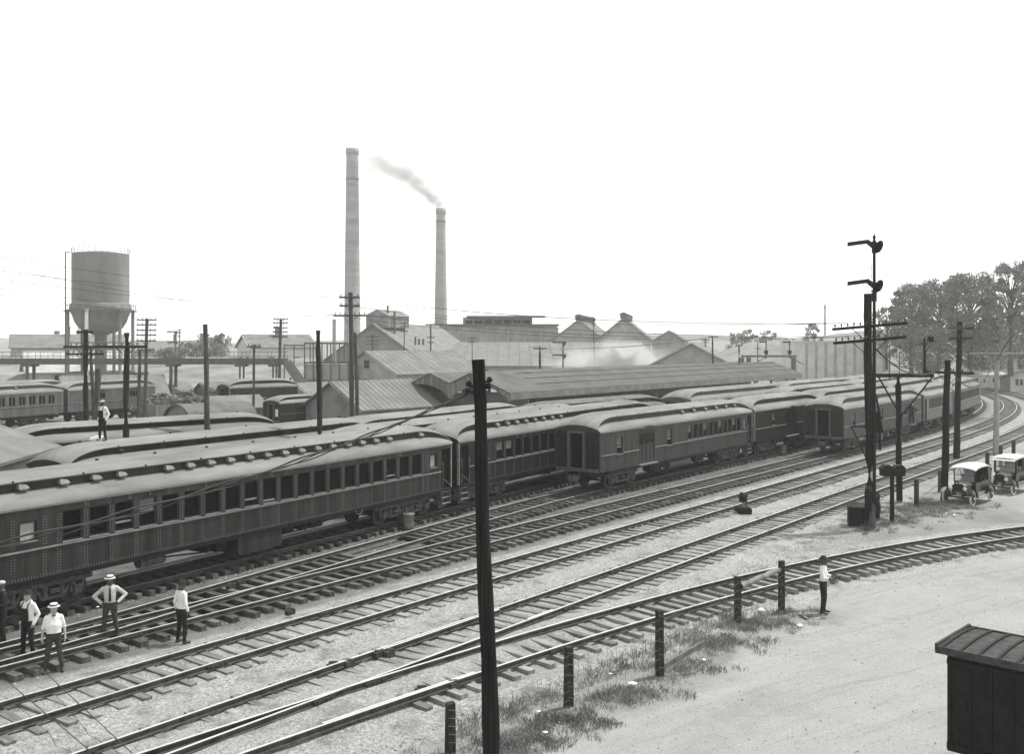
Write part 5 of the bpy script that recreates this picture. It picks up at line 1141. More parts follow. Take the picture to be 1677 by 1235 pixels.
def switch_lamp():
    c = at(1217, 843); root = empty('switch_machine', c, .4, 'squat dark switch machine with lamp between the middle tracks', 'switch machine'); mb = MB(); mb.prism([(-.30, 0), (.30, 0), (.33, .25), (.22, .38), (-.22, .38), (-.33, .25)], -.3, .3); mb.build('case', MT['black'], root)
    mb = MB(); mb.tube((0, 0, .38), (0, 0, .62), .05, .05, 8); mb.build('spindle', MT['pole_pale'], root); mb = MB(); mb.lathe([(.05, .6), (.2, .64), (.22, .95), (.12, 1.02), (.10, 1.08), (0, 1.1)], 10); mb.box((.2, 0, .98), (.16, .1, .1)); mb.box((-.12, 0, 1.05), (.1, .08, .12)); mb.build('lamp', MT['black'], root)
switch_lamp()
def bin_(label, px, py, r, h, mat='zinc', z=0, name='waste_bin'):
    c = at(px, py, z); root = empty(name, c, 0, label, 'bin'); mb = MB(); mb.lathe([(0, .02), (r * .85, .0), (r * .9, h * .3), (r * .93, h * .34), (r, h - .04), (r + .03, h - .03), (r + .03, h), (r - .03, h), (r * .8, .1), (0, .1)], 18); mb.build('can', MT[mat], root)
    mb = MB(); mb.path([(r, -.1, h * .7), (r + .06, -.1, h * .72), (r + .06, .1, h * .72), (r, .1, h * .7)], .012); mb.path([(-r, -.1, h * .7), (-r - .06, -.1, h * .72), (-r - .06, .1, h * .72), (-r, .1, h * .7)], .012); mb.build('handle', MT['iron'], root)
bin_('dented zinc waste bin beside the nearest coach', 669, 867, .26, .72)
bin_('zinc waste bin beside the very dark baggage car', 1282, 745, .27, .75)
bin_('large tapered bin behind the man on the roof', 180.5, 760, .36, 1.15, 'zinc', 0, 'tapered_bin')
mb = MB(); c = at(184, 969); mb.lathe([(.10, 0), (.11, .1), (.13, .45), (.22, .5), (.22, .58), (.05, .62), (0, .66)], 12, 0, c, mats=[0, 0, 0, 0, 1, 1]); tag(mb.build('water_hydrant', [MT['dusty'], MT['white']]), 'small white-topped hydrant under the nearest coach', 'hydrant')
# litter
PL = {0: 'crumpled white paper in the weeds right of the braced fence post', 1: 'white paper in the weeds under the log rail', 2: 'paper scrap on dirt below the signal pole', 3: 'right one of two scraps by the touring car', 4: 'left one of two scraps by the touring car', 12: 'pale flat patch of paper beside the combine car', 13: 'paper scrap in weeds just right of the near pole', 14: 'paper scrap in weeds at the bottom edge', 15: 'paper scrap left of the braced fence post', 16: 'paper scrap below the log rail post', 18: 'paper scrap by the wood offcuts', 5: 'white scrap beside the man with hands on hips'}
for k, (x, y, s) in enumerate(((1035, 1124, .22), (1247, 1003, .26), (1430, 905, .15), (1563, 846, .18), (1551, 843, .16), (208, 967, .16), (260, 955, .08), (275, 950, .07), (318, 938, .07), (360, 928, .12), (900, 835, .14), (922, 868, .14), (1205, 760, .3), (882, 1170, .12), (893, 1205, .14), (1000, 1108, .1), (1152, 1085, .14), (160, 998, .12), (1310, 1028, .2))):
    c = at(x, y); mb = MB(); r = random.Random(k); n = 7; top = [(s * .6 * math.cos(i * .9) * (.6 + .5 * r.random()), s * .5 * math.sin(i * .9) * (.6 + .5 * r.random()), .01 + .12 * s * r.random()) for i in range(n)]
    for i in range(n): mb.face([(0, 0, .35 * s), top[i], top[(i + 1) % n]])
    tag(mb.build('paper_scrap', MT['paper'], loc=c + Vector((0, 0, .05))), PL.get(k, 'tiny white scrap of paper littering the cinders by the coaches'), 'litter', 'paper scraps on the ground')
for k, (a, b, lb) in enumerate((((1308, 1005), (1322, 1014), 'left'), ((1316, 1009), (1330, 1007), 'right'))):
    mb = MB(); mb.beam(at(*a, .03), at(*b, .03), .07, .05); tag(mb.build('wood_offcut', MT['plank']), lb + ' one of two wood offcuts on the dirt by the standing man', 'offcut')
# weeds
def weeds():
    rs = np.random.RandomState(9); V = []; Fc = []; spots = []
    for i in range(len(FENCE) - 1):
        a, b = np.array(FENCE[i]), np.array(FENCE[i + 1])
        for _ in range(int((b - a)[:2].dot((b - a)[:2]) ** .5 * 9)):
            t = rs.rand(); p = a + (b - a) * t; spots.append((p[0] + rs.normal() * .22 + .15, p[1] + rs.normal() * .26 - .42, (.04 + .08 * rs.rand()), 26, .26))
    for (x, y, n, sx, sy, h) in ((1425, 868, 22, .7, .3, .3), (1385, 866, 14, 1.0, .18, .16), (1450, 856, 60, .9, .8, .4), (1480, 842, 110, 1.1, 1.2, .42), (1515, 832, 130, 1.0, 1.2, .45), (1545, 826, 90, .8, .8, .42), (1235, 1020, 80, .7, .35, .35), (1290, 1003, 20, .4, .2, .25), (1180, 1052, 60, .8, .35, .32), (1110, 1094, 45, .7, .3, .3), (1020, 1142, 50, .8, .28, .3), (930, 1182, 60, .6, .32, .32), (880, 1210, 45, .5, .32, .3), (830, 1228, 28, .4, .3, .28), (1345, 868, 5, .2, .1, .15)):
        c = at(x, y)
        for _ in range(int(n * .8)): spots.append((c.x + rs.normal() * sx, c.y + rs.normal() * sy, h * .34 * (.3 + 1.1 * rs.rand()), 34, .24))
    for _ in range(240):                                    # thin scattered tufts between fence and siding
        t = rs.rand(); x = 740 + 500 * t; c = at(x, np.interp(x, [740, 931, 1080, 1240], [1215, 1140, 1075, 1000]) - rs.rand() * 25); spots.append((c.x, c.y, .10 + .14 * rs.rand(), 9, .14))
    for (x, y, h, n, sp) in spots:
        for _ in range(n):
            a = rs.rand() * 6.283; r = sp * rs.rand() ** .7; bx, by = x + r * math.cos(a), y + r * math.sin(a); hh = h * (.5 + .8 * rs.rand()); lx, ly = rs.normal() * .6 * hh, rs.normal() * .6 * hh; q = rs.rand() * 6.283; w_ = .004 + .006 * rs.rand(); k = len(V)
            V += [(bx - w_ * math.cos(q), by - w_ * math.sin(q), -.03), (bx + w_ * math.cos(q), by + w_ * math.sin(q), -.03), (bx + lx * .5 + w_ * .8 * math.cos(q), by + ly * .5 + w_ * .8 * math.sin(q), hh * .6), (bx + lx, by + ly, hh), (bx + lx * .5 - w_ * .8 * math.cos(q), by + ly * .5 - w_ * .8 * math.sin(q), hh * .6)]; Fc.append((k, k + 1, k + 2, k + 3, k + 4))
    me = bpy.data.meshes.new('weeds'); me.from_pydata(V, [], Fc); me.materials.append(MT['grass']); tag(obj('weeds', me), 'rough weeds and grass along the fence and round the poles', 'weeds', None, 'stuff')
weeds()
def stones():
    rs = np.random.RandomState(21); V = []; Fc = []
    def put(x, y, z, s):
        k = len(V); a = rs.rand() * 6.28; ca_, sa = math.cos(a), math.sin(a)
        for dx, dy, dz in ((-1, -.7, 0), (1, -.6, 0), (.8, .8, 0), (-.9, .6, 0), (-.5, -.3, .9), (.5, -.1, 1.0), (.1, .5, .8)):
            dx *= s * (.7 + .5 * rs.rand()); dy *= s * (.7 + .5 * rs.rand()); V.append((x + dx * ca_ - dy * sa, y + dx * sa + dy * ca_, z + dz * s * .8))
        Fc.extend([(k, k + 1, k + 5, k + 4), (k + 1, k + 2, k + 6, k + 5), (k + 2, k + 3, k + 6), (k + 3, k, k + 4, k + 6), (k + 4, k + 5, k + 6)])
    for _ in range(16000):
        s = rs.rand() ** 1.3 * 42 - 8; off = rs.normal() * 2.0 + rs.choice([0, 2.0, 4.05, 6.0]); p, h = mainpt(s, off)
        if p.y < 11: continue
        put(p.x, p.y, .055 + .03 * rs.rand() if abs(off) < 1.2 or abs(off - 4.05) < 1.2 else .0, .018 + .022 * rs.rand())
    for _ in range(2500):
        s = rs.rand() * 60 - 8; off = -5.5 - rs.rand() * 4; p, h = mainpt(s, off); put(p.x, p.y, -.01, .015 + .03 * rs.rand() ** 2)
    for _ in range(900):
        x = rs.rand() * 24 - 1; q = spur(min(x, 34))[0].y; y = q - 2.5 - rs.rand() * 16
        if y > 13: put(x, y, -.015, .012 + .022 * rs.rand() ** 2)
    me = bpy.data.meshes.new('ballast_stones'); me.from_pydata(V, [], Fc); me.materials.append(MT['stone']); tag(obj('ballast_stones', me), 'loose ballast stones scattered between the rails', 'ballast', None, 'stuff')
stones()
def heap(label, px, d, wx, wy, h, seed, n=420):
    rs = np.random.RandomState(seed); root = MB(); c = Vector((gx(px, d), d, 0))
    for _ in range(n):
        x, y = rs.normal() * wx * .45, rs.normal() * wy * .45; z = max(.05, h * (1 - (x / wx) ** 2 - (y / wy) ** 2)) * rs.rand() ** .4
        root.box(c + Vector((x, y, z)), (.15 + .5 * rs.rand(), .1 + .3 * rs.rand(), .08 + .25 * rs.rand()), 0, Matrix.Rotation(rs.rand() * 6, 3, (rs.rand() + .01, rs.rand(), rs.rand())))
    root.build('scrap_heap', MT['scrap']); tag(bpy.data.objects[-1] if False else [o for o in SC.objects if o.name.startswith('scrap_heap')][-1], label, 'scrap heap', None, 'stuff')
heap('heap of scrap and rubble left of the round-roofed hut', 266, 106, 4.6, 3.0, 2.9, 1)
heap('pale rubble heap right of the round-roofed hut', 381, 104, 2.6, 2.2, 3.0, 2)
heap('white barrels and boards by the small hut', 309, 112, 2.2, 2.0, 3.0, 3, 160)

# ------------------------------------------------------------------ people
def cap(mb, a, b, ra, rb, n=10, tag_=0):
    a, b = Vector(a), Vector(b); mb.tube(a, b, ra, rb, n, tag_); mb.ell(a, (ra, ra, ra), n, 6, tag_); mb.ell(b, (rb, rb, rb), n, 6, tag_)
SHO, HIP = (.185, 0, 1.42), (.095, 0, .93)
POSES = {
 'down': dict(el=(.25, -.04, 1.15), wr=(.27, .04, .90), hd=(.27, .07, .80)),
 'hips': dict(el=(.42, -.06, 1.20), wr=(.22, .08, 1.03), hd=(.16, .12, 1.02)),
 'reach': dict(el=(.24, .06, 1.15), wr=(.16, .30, 1.14), hd=(.12, .40, 1.15)),
 'back': dict(el=(.25, -.10, 1.15), wr=(.20, .02, .92), hd=(.18, .06, .83))}
def person(label, loc, rz, pose, shirt='shirt', legs='wool', skin='skin', hat='boater', stride=.12, bulk=1.0, sleeve=1.0, H=1.75, parts=(), lean=0.0, held=None, shoes='shoe', pose_l=None):
    """facing local +y"""
    root = empty('person', loc, rz, label, 'person'); prims = []                        # (a, b, ra, rb, slot) ; slots 0 skin 1 shirt 2 trousers 3 shoe
    P = POSES[pose]; PL = POSES[pose_l or pose]; k = H / 1.75; B = bulk
    def pr(a, b, ra, rb, s): prims.append((Vector(a) * k, Vector(b) * k, ra * k, rb * k, s))
    tors = [((0, 0, .93), (.165 * B, .115 * B)), ((0, .01, 1.06), (.155 * B, .115 * B)), ((0, .01, 1.22), (.17 * B, .12 * B)), ((0, 0, 1.36), (.185, .11)), ((0, -.01, 1.45), (.13, .085))]
    mb = MB()
    for (c, (rx, ry)) in tors: mb.ell(Vector(c) * k, (rx * k, ry * k, .13 * k), 14, 8)
    for i in range(len(tors) - 1):
        for t in (.33, .66):
            a, b = tors[i], tors[i + 1]; c = Vector(a[0]).lerp(Vector(b[0]), t); mb.ell(c * k, ((a[1][0] * (1 - t) + b[1][0] * t) * k, (a[1][1] * (1 - t) + b[1][1] * t) * k, .11 * k), 14, 8)
    pr((0, -.01, 1.44), (0, .02, 1.56), .062, .058, 0); lim = []
    for s, PP in ((-1, PL), (1, P)):
        m_ = lambda v: (v[0] * s, v[1], v[2]); st = stride * s
        pr(m_((.165, 0, 1.42)), m_(PP['el']), .066 * (.9 + .1 * B), .050, 1); w_ = Vector(m_(PP['el'])).lerp(Vector(m_(PP['wr'])), sleeve)
        pr(m_(PP['el']), w_, .052, .046 if sleeve > .9 else .044, 1)
        if sleeve < .95: pr(w_, m_(PP['wr']), .040, .030, 0)
        pr(m_(PP['wr']), Vector(m_(PP['wr'])).lerp(Vector(m_(PP['hd'])), .55), .032, .038, 0)
        kn = (.105 * s + st * .35, .03, .50); an = (.11 * s + st * .9, -.01, .10)
        pr((.09 * s, 0, .92), kn, .098 * (.75 + .25 * B), .070, 2); pr(kn, an, .070, .052, 2); pr((an[0], an[1] - .03, .05), (an[0] + .02 * s, an[1] + .17, .035), .048, .036, 3); lim.append((PP, s))
    for a, b, ra, rb, s in prims: cap(mb, a, b, ra, rb)
    hc = Vector((0, .025, 1.645)) * k; mb.ell(hc, (.078 * k, .098 * k, .118 * k), 14, 10); mb.ell(hc + Vector((0, .055, -.06)) * k, (.05 * k, .05 * k, .05 * k), 10, 7)
    mb.ell(hc + Vector((0, .105, -.015)) * k, (.016 * k, .022 * k, .028 * k), 8, 6)
    for s in (-1, 1): mb.ell(hc + Vector((s * .08, -.005, -.01)) * k, (.014 * k, .025 * k, .034 * k), 8, 6)
    o = mb.build('body', MT[skin], root); md = o.modifiers.new('r', 'REMESH'); md.mode = 'VOXEL'; md.voxel_size = .019 * k; sm = o.modifiers.new('s', 'SMOOTH'); sm.factor = .5; sm.iterations = 3
    bpy.context.view_layer.update(); me = bpy.data.meshes.new_from_object(o.evaluated_get(bpy.context.evaluated_depsgraph_get())); o.modifiers.clear(); o.data = me; me.name = 'body'
    me.materials.clear()
    for q in (skin, shirt, legs, shoes): me.materials.append(MT[q])
    idx = []
    for p in me.polygons:
        c = p.center; best = 9; sl_ = 0
        for a, b, ra, rb, s in prims:
            ab = b - a; t = max(0, min(1, (c - a).dot(ab) / ab.dot(ab))); d = (c - (a + ab * t)).length / (ra + (rb - ra) * t)
            if d < best: best, sl_ = d, s
        if c.z > 1.515 * k: sl_ = 0
        elif abs(c.x) < .22 * k and best > 1.12: sl_ = 1 if c.z > 1.0 * k else 2
        elif sl_ == 2 and c.z > 1.0 * k: sl_ = 1
        idx.append(sl_); p.use_smooth = True
    me.polygons.foreach_set('material_index', idx)
    fm = MB()
    for PP, s in lim:                                         # five separate, slightly curled fingers on each hand
        m_ = lambda v: Vector((v[0] * s, v[1], v[2])) * k; w_, h_ = m_(PP['wr']), m_(PP['hd']); d = (h_ - w_).normalized(); side = d.cross(Vector((s, .3, 0))).normalized(); curl = d.cross(side).normalized(); pal = w_.lerp(h_, .62)
        for i, (lat, ln) in enumerate(((-.028, .075), (-.010, .085), (.009, .08), (.027, .062))):
            a = pal + side * lat * k; b = a + d * ln * .55 * k + curl * .006; c = b + d * ln * .40 * k + curl * .022 * k; fm.path([a - d * .02, a, b, c], [.0095 * k, .0095 * k, .009 * k, .006 * k], 6)
        a = w_.lerp(h_, .25) + side * -.028 * k; fm.path([a, a + side * -.022 * k + d * .03 * k, a + side * -.024 * k + d * .065 * k + curl * .01], [.011 * k, .0105 * k, .007 * k], 6)
    fm.build('fingers', MT[skin], root, kind='stuff')
    fc = MB()
    for s in (-1, 1): fc.ell(hc + Vector((s * .032, .088, .012)) * k, (.012 * k, .008 * k, .007 * k), 6, 4)
    fc.ell(hc + Vector((0, .098, -.06)) * k, (.024 * k, .008 * k, .006 * k), 6, 4); fc.build('face_features', MT['felt'], root)
    top = hc + Vector((0, -.012, .055)) * k; hm = MB(); kk = k
    if hat == 'boater': hm.lathe([(.0, .085 * kk), (.088 * kk, .085 * kk), (.095 * kk, .055 * kk), (.097 * kk, .018 * kk), (.15 * kk, .008 * kk), (.152 * kk, 0), (.09 * kk, -.005)], 20, 0, top, mats=[0, 0, 1, 0, 0, 0]); hm.build('straw_hat', [MT['straw'], MT['felt']], root)
    elif hat == 'fedora': hm.lathe([(.0, .09 * kk), (.05 * kk, .10 * kk), (.085 * kk, .085 * kk), (.097 * kk, .02 * kk), (.145 * kk, .012 * kk), (.15 * kk, -.002), (.09 * kk, -.01)], 18, 0, top); hm.build('felt_hat', MT['felt'], root)
    elif hat == 'cap': hm.lathe([(0, .075 * kk), (.06 * kk, .072 * kk), (.105 * kk, .045 * kk), (.10 * kk, .01 * kk), (.085 * kk, -.01)], 16, 0, top); hm.prism([(-.07 * kk, .0), (.07 * kk, .0), (.065 * kk, .015), (-.065 * kk, .015)], .07 * kk, .16 * kk); n_ = 24; hm.v[-n_:] = [(a + top.x, b + top.y, c + top.z) for a, b, c in hm.v[-n_:]]; hm.build('cap', MT['shirt2'], root)
    for pt in parts:
        q = MB()
        if pt == 'bib':
            q.prism([(-.13, 1.0), (.13, 1.0), (.12, 1.28), (.09, 1.33), (-.09, 1.33), (-.12, 1.28)], .118 * B, .142 * B); q.v = [(x * k, (y - .25 * x * x * 2) * k, z * k) for x, y, z in q.v]; q.build('bib', MT[legs], root); q = MB()
            for s in (-1, 1): q.path([(s * .09 * k, .135 * B * k, 1.31 * k), (s * .10 * k, .115 * k, 1.42 * k), (s * .10 * k, .02 * k, 1.495 * k), (s * .07 * k, -.10 * k, 1.42 * k), (s * .02 * k, -.13 * k, 1.2 * k)], .016 * k, 5)
            q.build('strap', MT[legs], root)
        elif pt == 'tie': q.prism([(-.018, 1.46), (.018, 1.46), (.034, 1.10), (0, 1.05), (-.034, 1.10)], .118, .138); q.v = [(x * k, (y + (.02 if z < 1.3 else -.012)) * k, z * k) for x, y, z in q.v]; q.build('necktie', MT['felt'], root)
        elif pt == 'bow': q.prism([(-.045, 1.50), (-.045, 1.455), (0, 1.473), (.045, 1.455), (.045, 1.50), (0, 1.483)], .085, .105); q.v = [(x * k, y * k, z * k) for x, y, z in q.v]; q.build('bow_tie', MT['felt'], root)
        elif pt == 'belt': q.lathe([(.165 * B * k, .985 * k), (.168 * B * k, .99 * k), (.168 * B * k, 1.02 * k), (.165 * B * k, 1.025 * k)], 20); q.v = [(x, y * .72, z) for x, y, z in q.v]; q.build('belt', MT['felt'], root)
    if lean: root.rotation_euler = (lean, 0, rz)
    return root
def facing(px, py, tx, ty):   # rotation so that local +y looks toward the camera-relative direction
    return math.atan2(-tx, ty)
G = lambda x, y, z=0: at(x, y, z)
cam_dir = lambda p: math.atan2(p.x, -p.y)                     # local +y to the camera
p = G(88, 1101, .0); person('stout man in short-sleeved white shirt and straw boater, facing the camera', p, cam_dir(p), 'down', 'shirt', 'wool2', 'skin', 'boater', .10, 1.18, .05, 1.76, ('bow', 'belt'))
p = G(46, 1078, .05); person('man in bib overalls and dark hat beside the stout man', p, cam_dir(p) - .75, 'back', 'shirt', 'denim', 'skin', 'fedora', .06, 1.12, 1.0, 1.80, ('bib',))
p = G(180, 1046, .1); person('man in straw boater and dark tie, hands on hips', p, cam_dir(p), 'hips', 'shirt2', 'wool2', 'skin_dark', 'boater', .10, .98, 1.0, 1.78, ('tie', 'belt'))
p = G(297, 1054, .0); person('man in loose pale shirt and dark hat walking away, left of the middle track', p, cam_dir(p) + 2.2, 'down', 'shirt', 'wool', 'skin_dark', 'fedora', .05, .95, .75, 1.76)
p = G(1348, 1005, .0); nb = person('man in pale shirt and dark hat by the siding, holding a small object', p, cam_dir(p) + 1.35, 'reach', 'shirt', 'wool', 'skin_dark', 'fedora', .03, .93, .55, 1.78, ('belt',))
hb = MB(); hb.box((0, 0, 0), (.26, .18, .03)); hb.box((.02, .05, .02), (.2, .10, .012)); q = p + Matrix.Rotation(cam_dir(p) + 1.35, 3, 'Z') @ Vector((0, .43, 1.19)); tag(hb.build('notebook', MT['felt'], loc=q, rot=(0.3, 0, cam_dir(p) + 1.35)), 'small dark notebook in the hands of the man by the siding', 'notebook')
pr_ = atd(168, 716, (rowA[0] + (rowA[1] - rowA[0]).normalized() * 3.4).y); pA = rowA[0] + (rowA[1] - rowA[0]).normalized() * side_x(rowA[0], rowA[1], 168, 0) + (rowA[1] - rowA[0]) / 2
pA = (rowA[0] + rowA[1]) / 2 + (rowA[1] - rowA[0]).normalized() * side_x(rowA[0], rowA[1], 168, 0)
person('man in overalls and pale cap standing on a coach roof', Vector((pA.x, pA.y, RAIL_TOP - .28 + 4.27)), cam_dir(pA) - .7, 'back', 'shirt', 'denim', 'skin_dark', 'cap', .05, 1.0, 1.0, 1.74, ('bib',))
mb = MB(); mb.box((0, 0, .06), (.42, .3, .12)); mb.box((.1, .05, .15), (.3, .25, .07)); tag(mb.build('white_rags', MT['paper'], loc=(pA.x - .35, pA.y + .12, RAIL_TOP - .28 + 4.27)), 'white bundle of rags at the feet of the man on the roof', 'bundle')
p = G(3, 1060, .0); person('dark-clad man mostly cut off by the left edge, arm stretched right', p, cam_dir(p) - 1.2, 'reach', 'wool', 'denim', 'skin_dark', 'cap', .05, 1.1, 1.0, 1.84, ())
d4 = (B4 - A4).normalized(); pD = (A4 + B4) / 2 + d4 * X4(1490.5) + Vector((d4.y, -d4.x, 0)) * 1.53
mb = MB(); mb.box((0, -.12, -.03), (1.5, .34, .06)); stp = tag(mb.build('door_step_board', MT['trim'], loc=(pD.x, pD.y, RAIL_TOP + 1.20), rot=(0, 0, math.atan2(d4.y, d4.x))), 'plank below the side door of the baggage car at the signal pole', 'plank')
pm_ = pD + Vector((d4.y, -d4.x, 0)) * .12; person('dark-clad man standing in the side door of the baggage car', Vector((pm_.x, pm_.y, RAIL_TOP + 1.20)), cam_dir(pD), 'hips', 'wool', 'wool', 'skin_dark', 'cap', .04, 1.0, 1.0, 1.72)

# ------------------------------------------------------------------ motor cars and the truck
def wheel_car(root, loc, r=.38, side=1):
    w_ = obj('wheel', None, root, loc); mb = MB(); R_, t = r - .045, .045; n, m_ = 28, 8
    for i in range(n):
        for j in range(m_):
            a, b = 2 * math.pi * i / n, 2 * math.pi * j / m_; mb.v.append(((R_ + t * math.cos(b)) * math.cos(a), t * math.sin(b), (R_ + t * math.cos(b)) * math.sin(a)))
    for i in range(n):
        for j in range(m_): mb.f.append((i * m_ + j, ((i + 1) % n) * m_ + j, ((i + 1) % n) * m_ + (j + 1) % m_, i * m_ + (j + 1) % m_)); mb.m.append(0); mb.sm.append(True)
    mb.build('tyre', MT['tyre'], w_); mb = MB()
    mb.lathe([(R_ - .03, -.03), (R_ - .055, -.03), (R_ - .055, .03), (R_ - .03, .03)], 24, 0, axis='y')
    for i in range(12): a = 2 * math.pi * i / 12; mb.beam((0, 0, 0), (math.cos(a) * (R_ - .04), 0, math.sin(a) * (R_ - .04)), .028, .028, up=(0, 1, 0))
    mb.lathe([(0, -.09), (.05, -.09), (.075, -.04), (.075, .05), (0, .06)], 12, 0, axis='y'); mb.build('spokes', MT['spoke'], w_); mb = MB(); mb.lathe([(0, -.115), (.035, -.11), (.045, -.085)], 10, 0, axis='y'); mb.v = [(x, y * side, z) for x, y, z in mb.v]; mb.build('hub', MT['lamp'], w_)
def fender(mb, x, y, front, w_=.22, r=.45):
    pts = []
    a0, a1 = (20, 150) if front else (15, 170)
    for i in range(10): a = math.radians(a0 + (a1 - a0) * i / 9); pts.append((x + r * math.cos(a), .38 + r * math.sin(a)))
    if front: pts += [(x - .55, .36)]
    for p_, q in zip(pts[:-1], pts[1:]):
        mb.face([(p_[0], y - w_ / 2, p_[1]), (q[0], y - w_ / 2, q[1]), (q[0], y, q[1] + .03), (p_[0], y, p_[1] + .03)], 0, True); mb.face([(p_[0], y, p_[1] + .03), (q[0], y, q[1] + .03), (q[0], y + w_ / 2, q[1]), (p_[0], y + w_ / 2, p_[1])], 0, True)
def motor_car(label, loc, hd, closed=False):
    """local +x is forward; wheelbase 2.54"""
    root = empty('motor_car', loc, hd, label, 'car'); f, b, tr_ = 1.27, -1.27, .71
    for x in (f, b):
        for y in (-tr_, tr_): wheel_car(root, (x, y, .38), .38, 1 if y < 0 else -1)
    mb = MB()
    for y in (-.28, .28): mb.box((-.1, y, .52), (3.1, .07, .10))
    for x in (f, b): mb.box((x, 0, .38), (.08, 1.35, .08)); mb.beam((x, -.6, .48), (x, .6, .48), .06, .05)
    mb.build('chassis', MT['black'], root)
    mb = MB(); yw = .56                                        # tub body with doors
    prof = [(.42, .58), (.42, 1.10), (-.35, 1.08), (-.45, 1.14), (-1.50, 1.16), (-1.66, 1.05), (-1.62, .62)]
    mb.prism(prof, -yw, yw); mb.build('body', MT['car'], root)
    for x in (-.05, -.95):
        m_ = MB(); m_.box((x, -yw - .012, .84), (.52, .024, .46)); d_ = m_.build('door', MT['car'], root); m_ = MB(); m_.box((x - .2, -yw - .04, .98), (.09, .03, .02)); m_.build('handle', MT['lamp'], d_)
    mb = MB(); H = [(-.30, .62), (-.30, .98), (-.17, 1.10), (.17, 1.10), (.30, .98), (.30, .62)]; k = len(mb.v)
    A_ = [(.42, y * 1.45, .60 + (z - .60) * 1.08) for y, z in H]; B_ = [(1.28, y, z) for y, z in H]
    for i in range(5): mb.face([A_[i], B_[i], B_[i + 1], A_[i + 1]], 1 if i in (1, 2, 3) else 0)
    mb.face(B_); mb.build('hood', [MT['car'], MT['car_pale']], root)  # upper faces paler: light from above is put into the colour
    mb = MB(); mb.prism([(y * 1.05, z) for y, z in H], -.05, .05); mb.v = [(1.33 + y, x, z) for x, y, z in mb.v]; mb.tube((1.33, 0, 1.10), (1.33, 0, 1.17), .04, .03, 8); rd = mb.build('radiator', MT['black'], root)
    mb = MB(); mb.box((1.39, 0, .62), (.02, .34, .13)); mb.build('number_plate', MT['shade'], rd)
    for y in (-.37, .37):
        m_ = MB(); m_.lathe([(0, .13), (.06, .13), (.10, .06), (.115, -.02), (.115, -.05)], 14, 0, (1.40, y, .86), axis='x'); m_.v = [(2.80 - x, yy, z) for x, yy, z in m_.v]; m_.tube((1.36, y, .60), (1.36, y, .78), .02, .02, 6); h_ = m_.build('headlight', MT['black'], root); m_ = MB(); m_.lathe([(0, .055), (.08, .05), (.11, .04)], 14, 0, (1.40, y, .86), axis='x'); m_.build('lens', MT['lamp'], h_)
    for x, y, fr in ((f, -tr_, True), (f, tr_, True), (b, -tr_, False), (b, tr_, False)): m_ = MB(); fender(m_, x, y, fr); m_.build('fender', MT['car_pale' if y < 0 else 'car'], root)  # fenders on one side use the paler enamel
    for y in (-.72, .72): m_ = MB(); m_.box((0, y, .36), (1.55, .24, .035)); m_.build('running_board', MT['car_pale'], root); m_ = MB(); m_.box((0, y * .80, .47), (1.5, .03, .22)); m_.build('splash_apron', MT['car_pale'], root)
    mb = MB(); zt = 1.93
    for y in (-.54, .54): mb.beam((.46, y, 1.08), (.40 if closed else .52, y, zt - .05), .05, .04)
    for z in (1.12, 1.46, zt - .08): mb.beam((.46, -.54, z), (.46, .54, z), .03, .03)
    ws = mb.build('windscreen', MT['black'], root); mb = MB(); mb.box((.465, 0, 1.5), (.012, 1.04, .74)); g = mb.build('pane', clear_glass(), ws)
    mb = MB(); n = 9
    if not closed:
        P = [(.72, 1.90), (.30, 2.01), (-.4, 2.05), (-1.1, 2.03), (-1.55, 1.92), (-1.70, 1.74)]
    else: P = [(.62, 1.98), (.45, 2.03), (-.3, 2.06), (-1.2, 2.05), (-1.72, 2.00), (-1.74, 1.93)]
    rows = []
    for x, z in P: rows.append([(x, -.66 + 1.32 * j / 8, z - (.10 if not closed else .05) * abs(j / 4 - 1) ** 2.5) for j in range(9)])
    for a_, b_ in zip(rows[:-1], rows[1:]):
        for j in range(8): mb.face([a_[j], a_[j + 1], b_[j + 1], b_[j]][::-1], 0, True); mb.face([(v[0], v[1], v[2] - .05) for v in (a_[j], a_[j + 1], b_[j + 1], b_[j])], 1)
    for a_, b_ in zip(rows[:-1], rows[1:]):
        for j in (0, 8): q = [a_[j], b_[j], (b_[j][0], b_[j][1], b_[j][2] - .06), (a_[j][0], a_[j][1], a_[j][2] - .06)]; mb.face(q if j == 0 else q[::-1], 0)
    mb.face([rows[0][j] for j in range(9)] + [(v[0], v[1], v[2] - .06) for v in rows[0][::-1]], 0)
    mb.build('top', [MT['canvas'], MT['black']], root)
    mb = MB()
    if not closed:
        for y in (-.60, .60): mb.beam((-.75, y, 1.1), (-1.15, y, 1.98), .03, .03); mb.beam((-.75, y, 1.1), (-.25, y, 2.0), .03, .03)
        mb.prism([(-1.20, 1.12), (-1.62, 1.12), (-1.72, 1.78), (-1.5, 1.93), (-1.05, 1.98)], -.63, -.60); mb.prism([(-1.20, 1.12), (-1.62, 1.12), (-1.72, 1.78), (-1.5, 1.93), (-1.05, 1.98)], .60, .63); mb.box((-1.66, 0, 1.45), (.03, 1.24, .66)); mb.box((-.55, 0, 1.24), (.14, 1.05, .36)); mb.box((-1.4, 0, 1.26), (.14, 1.05, .34)); mb.build('side_curtain', MT['car'], root)
    else:
        for y in (-.60, .60):
            for x in (.42, -.55, -1.65): mb.box((x, y, 1.55), (.10, .04, .92))
            mb.box((-1.45, y, 1.5), (.45, .03, .85)); mb.box((-.6, y, 1.12), (2.1, .05, .07)); mb.box((-.6, y, 1.93), (2.1, .05, .10))
